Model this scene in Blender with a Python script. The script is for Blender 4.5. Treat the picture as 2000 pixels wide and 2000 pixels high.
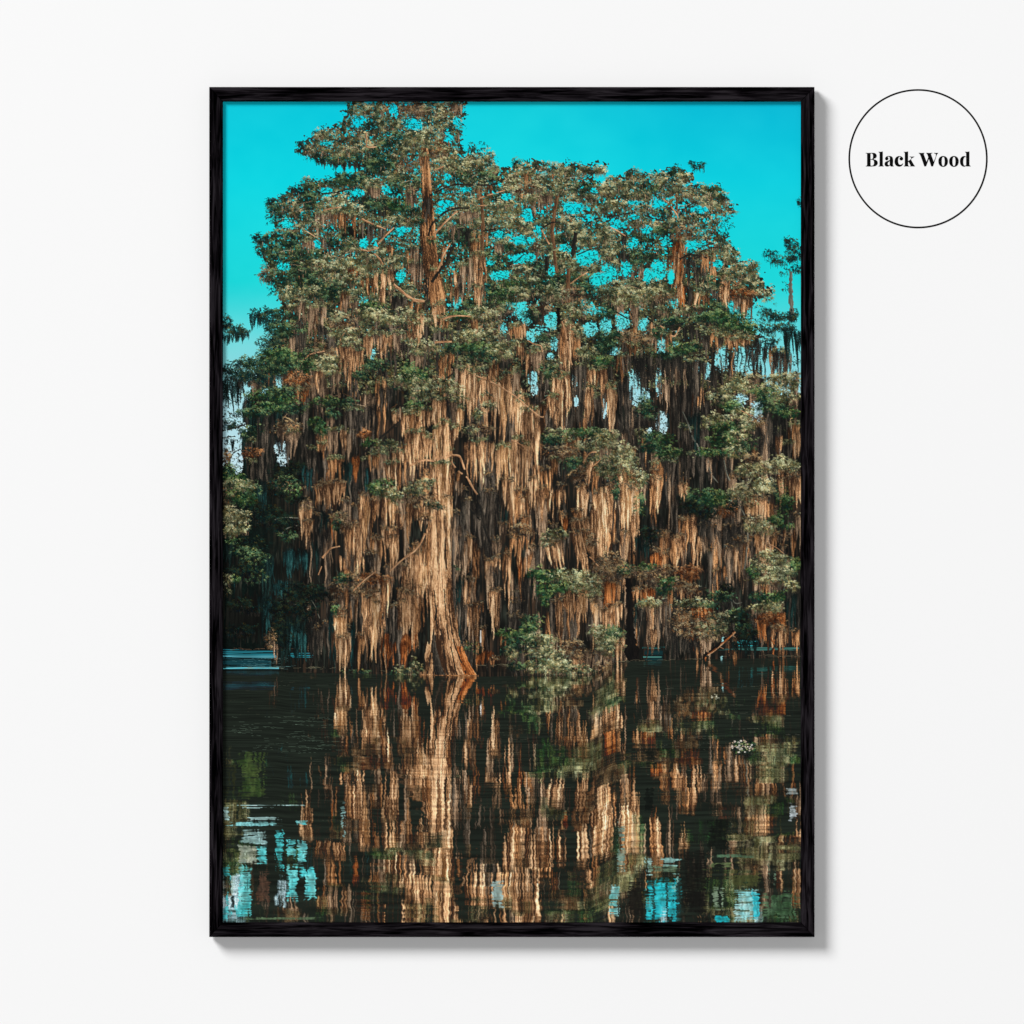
import bpy, bmesh, math
import numpy as np
from mathutils import Vector

# A framed print of moss-hung cypresses on a white wall, with a round label
# stuck to the wall beside it.  Units: metres; S = one unit of the plan below.
S = 0.00044
def wx(x): return (x-1000.0)*S
def wz(y): return (1000.0-y)*S

AMBIENT, LDIST, LSIZE, LTAN, LPOWER, FPOWER = 0.16, 40.0, 16.0, 0.94, 18250.0, 4450.0

# ---------------------------------------------------------------- the print
# The framed print is a flat sheet of paper.  Its ink is drawn here stroke by
# stroke (sky, limbs, sprigs of needles, strands of moss, still water) on a
# sheet PW x PH, then carried by the sheet's own mesh as one ink colour per
# vertex.  Units: PX of the sheet; X0,Y0 is the sheet's upper left corner.
X0, Y0, PW, PH = 435.0, 199.0, 1130, 1603
SS = 2
W, H = PW * SS, PH * SS
rng = np.random.default_rng(11)
CAN = np.zeros((H * W, 3), np.float32)

def C(*v): return np.array(v, np.float32)
# needles: (dark, middle, light)
FP = {
 'o': (C(46,50,32),  C(124,126,84), C(212,208,160)),
 'O': (C(28,36,26),  C(104,110,74), C(192,186,142)),
 'g': (C(12,34,21),  C(52,86,46),   C(136,156,98)),
 'G': (C(10,26,20),  C(40,68,46),   C(116,138,92)),
 'd': (C(6,24,24),   C(26,50,42),   C(74,92,64)),
 'y': (C(62,64,42),  C(140,138,96), C(208,200,156)),
 'b': (C(36,28,22),  C(104,86,62),  C(172,148,108)),
 'r': (C(46,26,16),  C(132,82,46),  C(192,138,90)),
 'k': (C(5,10,10),   C(14,28,21),   C(38,54,38)),
}
# moss: (dark, middle, light)
MP = {
 'M': (C(112,76,46), C(208,160,110),C(244,214,174)),
 'm': (C(54,36,25),  C(188,138,94), C(246,206,160)),
 'r': (C(44,29,20),  C(156,106,66), C(222,168,116)),
 'R': (C(58,28,14),  C(166,94,46),  C(222,150,90)),
 'p': (C(52,42,34),  C(142,114,88), C(196,166,134)),
 's': (C(24,23,21),  C(74,65,55),   C(128,114,98)),
 'S': (C(20,21,20),  C(44,41,36),   C(92,82,70)),
 't': (C(8,22,22),   C(24,56,56),   C(50,98,96)),
 'T': (C(8,16,15),   C(18,35,33),   C(36,64,60)),
}
DARK = C(25,27,23)

def ramp(p, t):
    t = np.clip(t, 0, 1)[:, None]
    return np.where(t < .5, p[0] + (p[1]-p[0])*t*2, p[1] + (p[2]-p[1])*(t*2-1)).astype(np.float32)

def splat(x, y, c):
    ix = np.floor((x - X0)*SS).astype(np.int64); iy = np.floor((y - Y0)*SS).astype(np.int64)
    m = (ix >= 0) & (ix < W) & (iy >= 0) & (iy < H)
    CAN[iy[m]*W + ix[m]] = c[m]

def vnoise(x, y, seed=0):
    """smooth value noise, 0..1"""
    xi = np.floor(x).astype(np.int64); yi = np.floor(y).astype(np.int64)
    fx = x-xi; fy = y-yi; fx = fx*fx*(3-2*fx); fy = fy*fy*(3-2*fy)
    def h(a, b):
        n = (a*374761393 + b*668265263 + seed*974711) & 0x7fffffff
        n = ((n ^ (n >> 13))*1274126177) & 0x7fffffff
        return ((n ^ (n >> 16)) & 0xffff)/65535.0
    return (h(xi,yi)*(1-fx)+h(xi+1,yi)*fx)*(1-fy)+(h(xi,yi+1)*(1-fx)+h(xi+1,yi+1)*fx)*fy

def fnoise(x, y, seed=0):
    return .55*vnoise(x,y,seed)+.28*vnoise(x*2.1,y*2.1,seed+7)+.17*vnoise(x*4.3,y*4.3,seed+13)

def sprigs(x, y, light, pal, size=1.0, droop=0.0, k=6, aim=None):
    """little fans of needles, drawn in the given order"""
    n = len(x)
    if n == 0: return
    L = size*rng.uniform(2.6, 6.6, n)
    base = rng.uniform(0, 2*np.pi, n) if aim is None else aim+rng.normal(0, .8, n)
    t = np.linspace(.12, 1, 8)
    ang = base[:, None] + rng.uniform(-.85, .85, (n, k))
    ll = L[:, None]*rng.uniform(.45, 1.25, (n, k))
    ex = np.cos(ang)*ll; ey = np.sin(ang)*ll*.8 + droop*ll
    px = x[:, None, None] + ex[:, :, None]*t
    py = y[:, None, None] + ey[:, :, None]*t + .12*ll[:, :, None]*t*t*2
    lt = (light[:, None] + rng.normal(0, .13, (n, k)) - .12*(ey/(ll+.1)))
    c = ramp(FP[pal], lt.ravel())
    hue = np.repeat(rng.normal(0, 1, n), k)[:, None]
    c = np.clip(c+hue*C(10, 0, -6), 3, 250)
    c = np.repeat(c, 8, 0)
    splat(px.ravel(), py.ravel(), c)

def threads(x, y, l, pal, light):
    """single hanging threads"""
    n = len(x); m = 26
    t = np.linspace(0, 1, m)[None, :]
    px = x[:, None]+rng.normal(0, .35, (n, m))+1.5*(vnoise(t*l[:, None]/9+x[:, None], 0*t+x[:, None], 6)-.5)
    py = y[:, None]+t*l[:, None]
    c = ramp(MP[pal], (light[:, None]+rng.normal(0, .15, (n, m))).ravel())
    splat(px.ravel(), py.ravel(), c)

def F(x, y, rx, ry, pal='O', dens=1.0):
    ar = rx*ry
    n = max(6, int(ar*.34*dens))
    th = rng.uniform(0, 2*np.pi, n); u = np.sqrt(rng.uniform(0, 1, n))*rng.uniform(.72, 1.12, n)
    sd = int(rng.integers(1, 9999))
    edge = .58 + .84*vnoise(np.cos(th)*2.6+5, np.sin(th)*2.6+5, sd)
    dx = np.cos(th)*u*edge; dy = np.sin(th)*u*edge
    X = x+dx*rx; Y = y+dy*ry
    # clumpy light: little tiers inside the clump, each lit on top
    tier = .7*vnoise(X/10+sd, Y/5.5+sd*.3, sd)+.3*vnoise(X/4+sd, Y/3, sd+9)
    keep = (vnoise(X/8, Y/5, sd+3) > (.36 if dens >= .8 else .45)) | (rng.uniform(0,1,n) < .22)
    light = .44 - .30*dy + 2.1*(tier-.5) + .10*dx + rng.normal(0, .07, n)
    if dens >= .8:                                   # the shaded heart of the clump
        h = u < .80
        sprigs(X[h], Y[h]+1.5, rng.uniform(-.1, .2, h.sum()), pal, 1.05)
        nt = max(2, int(rx*1.1))
        tx = x+rng.uniform(-.85, .85, nt)*rx; ty = y+ry*(.1+.6*rng.uniform(0, 1, nt))
        if pal in 'oOby': threads(tx, ty, rng.uniform(3, 13, nt), 'p', rng.uniform(0, .8, nt))
        else: threads(tx, ty, rng.uniform(3, 13, nt), 'S', rng.uniform(0, .7, nt))
    order = np.argsort(light*.6 + rng.uniform(0, 1, n)*.6)
    order = order[keep[order]]
    # twigs
    nt = max(2, int((rx+ry)/8))
    for i in range(nt):
        a = rng.uniform(0, 2*np.pi); q = rng.uniform(.3, 1.0)
        tt = np.linspace(0, 1, int(rx*2+8))
        bx = x+rng.normal(0,.2)*rx; by = y+.2*ry
        tx = bx+(np.cos(a)*q*rx)*tt; ty = by+(np.sin(a)*q*ry)*tt - 3*np.sin(tt*3.1)+1.2*(vnoise(tt*rx/5+i, tt*0, 4)-.5)
        cc = np.tile(C(150,120,92) if rng.uniform() < .3 and pal in 'oObyr' else ramp(FP[pal], np.array([.08]))[0]*C(1,.9,.85), (len(tt), 1))
        m = int(len(order)*rng.uniform(0, 1))
        splat(tx, ty, cc)
    sprigs(X[order], Y[order], light[order], pal, 1.08, aim=np.arctan2(dy*ry+.25*ry, dx*rx)[order])

def M(x, y, w, l, pal='m', lean=0.0, dens=1.0):
    """a curtain of moss: locks that taper, each made of crinkled strands"""
    lw0 = 7.0
    nl = max(1, int(round(w/lw0*(2.2 if pal in 'mMpR' else 1.6)*dens)))
    us = (np.arange(nl)+.5)/nl + rng.normal(0, .35/nl, nl)
    rng.shuffle(us)
    arch = 1-np.abs(2*us-1)**2.2
    for i in range(nl):
        u = us[i]
        lx = x+(u-.5)*w
        ly = y + rng.uniform(-.05, .10)*l + (1-arch[i])*.10*l*rng.uniform(.3,1)
        ll = l*(.50+.78*rng.uniform(0,1)**1.1)*(.56+.44*arch[i])
        lock_l = rng.normal(.50, .24)
        lw = rng.uniform(4.5, 9.0)*(1.0 if w > 14 else max(.3, w/14))
        ns = max(3, int(lw*3.2))
        du = rng.uniform(-1, 1, ns); du = du[np.argsort(np.abs(du+.0))[::-1]]
        npt = max(6, int(ll*SS*.95))
        t = np.linspace(0, 1, npt)[None, :]
        sl = (.62+.38*rng.uniform(0,1,ns)**.6)[:, None]
        tt = t*sl
        ph = rng.uniform(0, 50); sway = rng.normal(0, .025)
        wig = 2.4*(vnoise(tt*ll/20+ph, np.full_like(tt, i*3.1), 5)-.5)*2
        cr = rng.normal(0, .45, (ns, npt))
        px = lx + du[:, None]*lw*.5*(1-.93*tt**1.3) + wig + cr + (lean+sway)*tt*ll
        py = ly + tt*ll + rng.uniform(-2, 2, ns)[:, None]*1.5
        grain = vnoise(px*.55+ph, py*.11, 9)
        li = (lock_l + .22*du[:, None] - .52*np.abs(du[:, None])**3 + .55*(grain-.5)
              + rng.normal(0, .15, (ns, npt)) + .08*np.sin(tt*9+ph) - .42*np.exp(-tt*ll/11) + .04)
        # frayed tips
        keep = (rng.uniform(0, 1, (ns, npt)) > .55*tt**2) & (rng.uniform(0, 1, (ns, npt)) < tt/.14+.10)
        c = ramp(MP[pal], li[keep].ravel())
        splat(px[keep].ravel(), py[keep].ravel(), c)

    if w > 13 and pal in 'mMprs':
        n = int(w*1.5)
        X = x+rng.uniform(-.55, .55, n)*w; Y = y+rng.normal(0, 2.6, n)+6*(vnoise(X/11, X*0, 3)-.5)+.05*l
        sprigs(X, Y, rng.uniform(0, .8, n), 'O' if y < 900 else 'b')

def smooth(P, n=None):
    P = np.array(P, float).reshape(-1, 2)
    if len(P) == 2:
        Q = P
    Q = np.vstack([2*P[0]-P[1], P, 2*P[-1]-P[-2]])
    L = np.sum(np.hypot(*np.diff(P, axis=0).T))
    out = []
    for i in range(1, len(Q)-2):
        m = max(4, int(np.hypot(*(Q[i+1]-Q[i]))*SS*1.4))
        t = np.linspace(0, 1, m, endpoint=False)[:, None]
        p0, p1, p2, p3 = Q[i-1], Q[i], Q[i+1], Q[i+2]
        out.append(.5*((2*p1)+(-p0+p2)*t+(2*p0-5*p1+4*p2-p3)*t*t+(-p0+3*p1-3*p2+p3)*t**3))
    return np.vstack(out)

BC = {'l': (C(96,62,40), C(196,148,106), C(236,200,160)),      # sunlit limb
      'k': (C(14,18,18), C(36,34,30), C(70,58,46)),            # limb in shade
      'n': (C(40,28,20), C(104,74,50), C(168,124,86)),         # brown bark
      'r': (C(50,26,14), C(150,86,44), C(212,140,84)),
      'w': (C(60,64,56), C(104,104,92), C(150,148,130)),
      'q': (C(10,10,10), C(18,17,16), C(34,28,24))}

def B(pal, w0, w1, P, side=.5):
    P = np.asarray(P, float)
    S = smooth(P); n = len(S)
    d = np.gradient(S, axis=0); d /= np.hypot(d[:,0], d[:,1])[:,None]+1e-6
    nx, ny = -d[:,1], d[:,0]
    t = np.linspace(0, 1, n)
    w = .8*(w0+(w1-w0)*t)*(.7+.6*vnoise(t*len(S)/14, t*0+3, 4))
    m = max(2, int(max(w0, w1)*SS*1.5))
    v = np.linspace(-1, 1, m)
    jx = 1.2*(vnoise(t*n/24, t*0, 6)-.5)
    px = S[:,0,None]+jx[:,None]+nx[:,None]*v*w[:,None]*.5; py = S[:,1,None]+ny[:,None]*v*w[:,None]*.5
    g = vnoise(v[None,:]*max(1.,w0*.5)+7+np.zeros((n,1)), (t*n/22)[:,None]+np.zeros((1,m)), 8)
    sx = np.sign(nx[:,None])
    li = .48+.5*(g-.5)+.30*side*v[None,:]*sx + rng.normal(0,.12,(n,m))
    k = np.repeat((vnoise(t*n/26, t*0+float(P.ravel()[0]), 14) > (.26 if max(w0, w1) < 6 else 0))[:,None], m, 1)
    splat(px[k], py[k], ramp(BC[pal], li[k]))

def grid(x, y, rx, ry):
    X, Y = np.meshgrid(np.arange(x-rx, x+rx, .5), np.arange(y-ry, y+ry, .5))
    X = X.ravel(); Y = Y.ravel()
    u = np.hypot((X-x)/rx, (Y-y)/ry)
    return X, Y, u

def D(x, y, rx, ry):
    """deep shade between the curtains: a ragged dark hollow of vertical streaks"""
    X, Y, u = grid(x, y, rx*1.15, ry*1.15)
    q = 1-u**2 + 2.0*(.7*vnoise(X/2.4, Y/24, 3)+.3*vnoise(X/9, Y/12, 5)-.55)
    k = q > .30
    s = (.5+1.1*vnoise(X[k]/2.0, Y[k]/20, 17)*vnoise(X[k]/30, Y[k]/30, 19)*2)[:,None]
    splat(X[k], Y[k], (DARK*s).astype(np.float32))

def skycol(X, Y):
    t = np.clip((Y-199)/700, 0, 1)
    k = np.array([0, .22, .5, .68, .85, 1.0])
    r = np.interp(t, k, [4, 8, 28, 120, 176, 190]); g = np.interp(t, k, [200, 214, 216, 218, 222, 224]); b = np.interp(t, k, [220, 226, 218, 222, 230, 234])
    d = np.clip((X-900)/660, 0, 1)*np.clip(1-t*2.2, 0, 1)
    e = np.clip(1-np.abs(X-1020)/320, 0, 1)*np.clip(1-t*3, 0, 1)
    g = g-14*d+10*e; b = b-4*d+2*e; r = r+14*e
    n = (fnoise(X/90, Y/70, 21)-.5)
    return np.stack([r+18*n, g+9*n, b+6*n], -1).astype(np.float32)

def Hs(x, y, rx, ry, dens=.8):
    """a gap where the sky shows, broken up at its rim"""
    X, Y, u = grid(x, y, rx*1.2, ry*1.2)
    sd = int(rng.integers(1, 999))
    q = 1-u**1.6 + 1.7*(.5*vnoise(X/4.5, Y/4.0, sd)+.5*vnoise(X/2.0, Y/1.8, sd+1)-.5)
    k = q > (1-dens)*.9+.06
    splat(X[k], Y[k], skycol(X[k], Y[k]))
    if rx > 5:                                  # sprays of needles that cross the gap
        n = int(rx*ry*.09)+2
        th = rng.uniform(0, 6.3, n); r = np.sqrt(rng.uniform(.15, 1, n))
        sprigs(x+np.cos(th)*r*rx, y+np.sin(th)*r*ry, rng.uniform(0, .55, n), 'G' if y < 640 else 'k')
        for i in range(2):
            a = rng.uniform(0, 6.3); t = np.linspace(-1, 1, int(rx*5))
            splat(x+np.cos(a)*rx*t+1.5*vnoise(t*4+i, t*0, 5), y+np.sin(a)*ry*t+3*t*t, np.tile(C(26,30,26), (len(t), 1)))

def poly_mask(P, X, Y):
    P = np.array(P, float).reshape(-1, 2)
    ins = np.zeros(X.shape, bool)
    j = len(P)-1
    for i in range(len(P)):
        xi, yi = P[i]; xj, yj = P[j]
        if yi != yj:
            c = ((yi > Y) != (yj > Y)) & (X < (xj-xi)*(Y-yi)/(yj-yi)+xi)
            ins ^= c
        j = i
    return ins

def trunk(L, R, pal, seed, yfreq=.012, ufreq=9, glow=None, dark=None):
    """L, R: (y, x) edge lists; fibrous bark that follows the flare"""
    L = np.array(L, float); R = np.array(R, float)
    y = np.arange(L[0,0], L[-1,0], .5/SS*1.6)
    xl = np.interp(y, L[:,0], L[:,1]); xr = np.interp(y, R[:,0], R[:,1])
    m = int(np.max(xr-xl)*SS*1.7)
    u = np.linspace(0, 1, m)
    jl = 1.3*(vnoise(y*.25, y*0, seed)-.5); jr = 1.3*(vnoise(y*.25, y*0+9, seed)-.5)
    X = (xl+jl)[:,None]+(xr+jr-xl-jl)[:,None]*u; Y = np.repeat(y[:,None], m, 1)
    U = u[None,:]+0*X
    tw = .03*np.sin(Y*.011+seed)+.03*(vnoise(X/9,Y/14,seed+4)-.5)
    g = .45*vnoise((U+tw)*ufreq, Y*yfreq, seed)+.35*vnoise((U+tw)*ufreq*2.6, Y*yfreq*2, seed+1)+.2*vnoise((U+tw)*ufreq*6, Y*yfreq*5, seed+2)
    g = g+.28*(vnoise((U+tw)*ufreq*4.2, Y*.05, seed+8)-.5)
    li = .52+1.75*(g-.5)+.15*(U-.5)-.55*np.clip(np.abs(U-.5)*2-.72,0,1)+rng.normal(0,.17,X.shape)+.5*(vnoise(X*.9,Y*.35,seed+5)-.5)
    if glow is not None:
        for (gu, gy, su, sy, a) in glow: li = li+a*np.exp(-((U-gu)/su)**2-((Y-gy)/sy)**2)
    splat(X.ravel(), Y.ravel(), ramp(MP[pal], li.ravel()))

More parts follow.
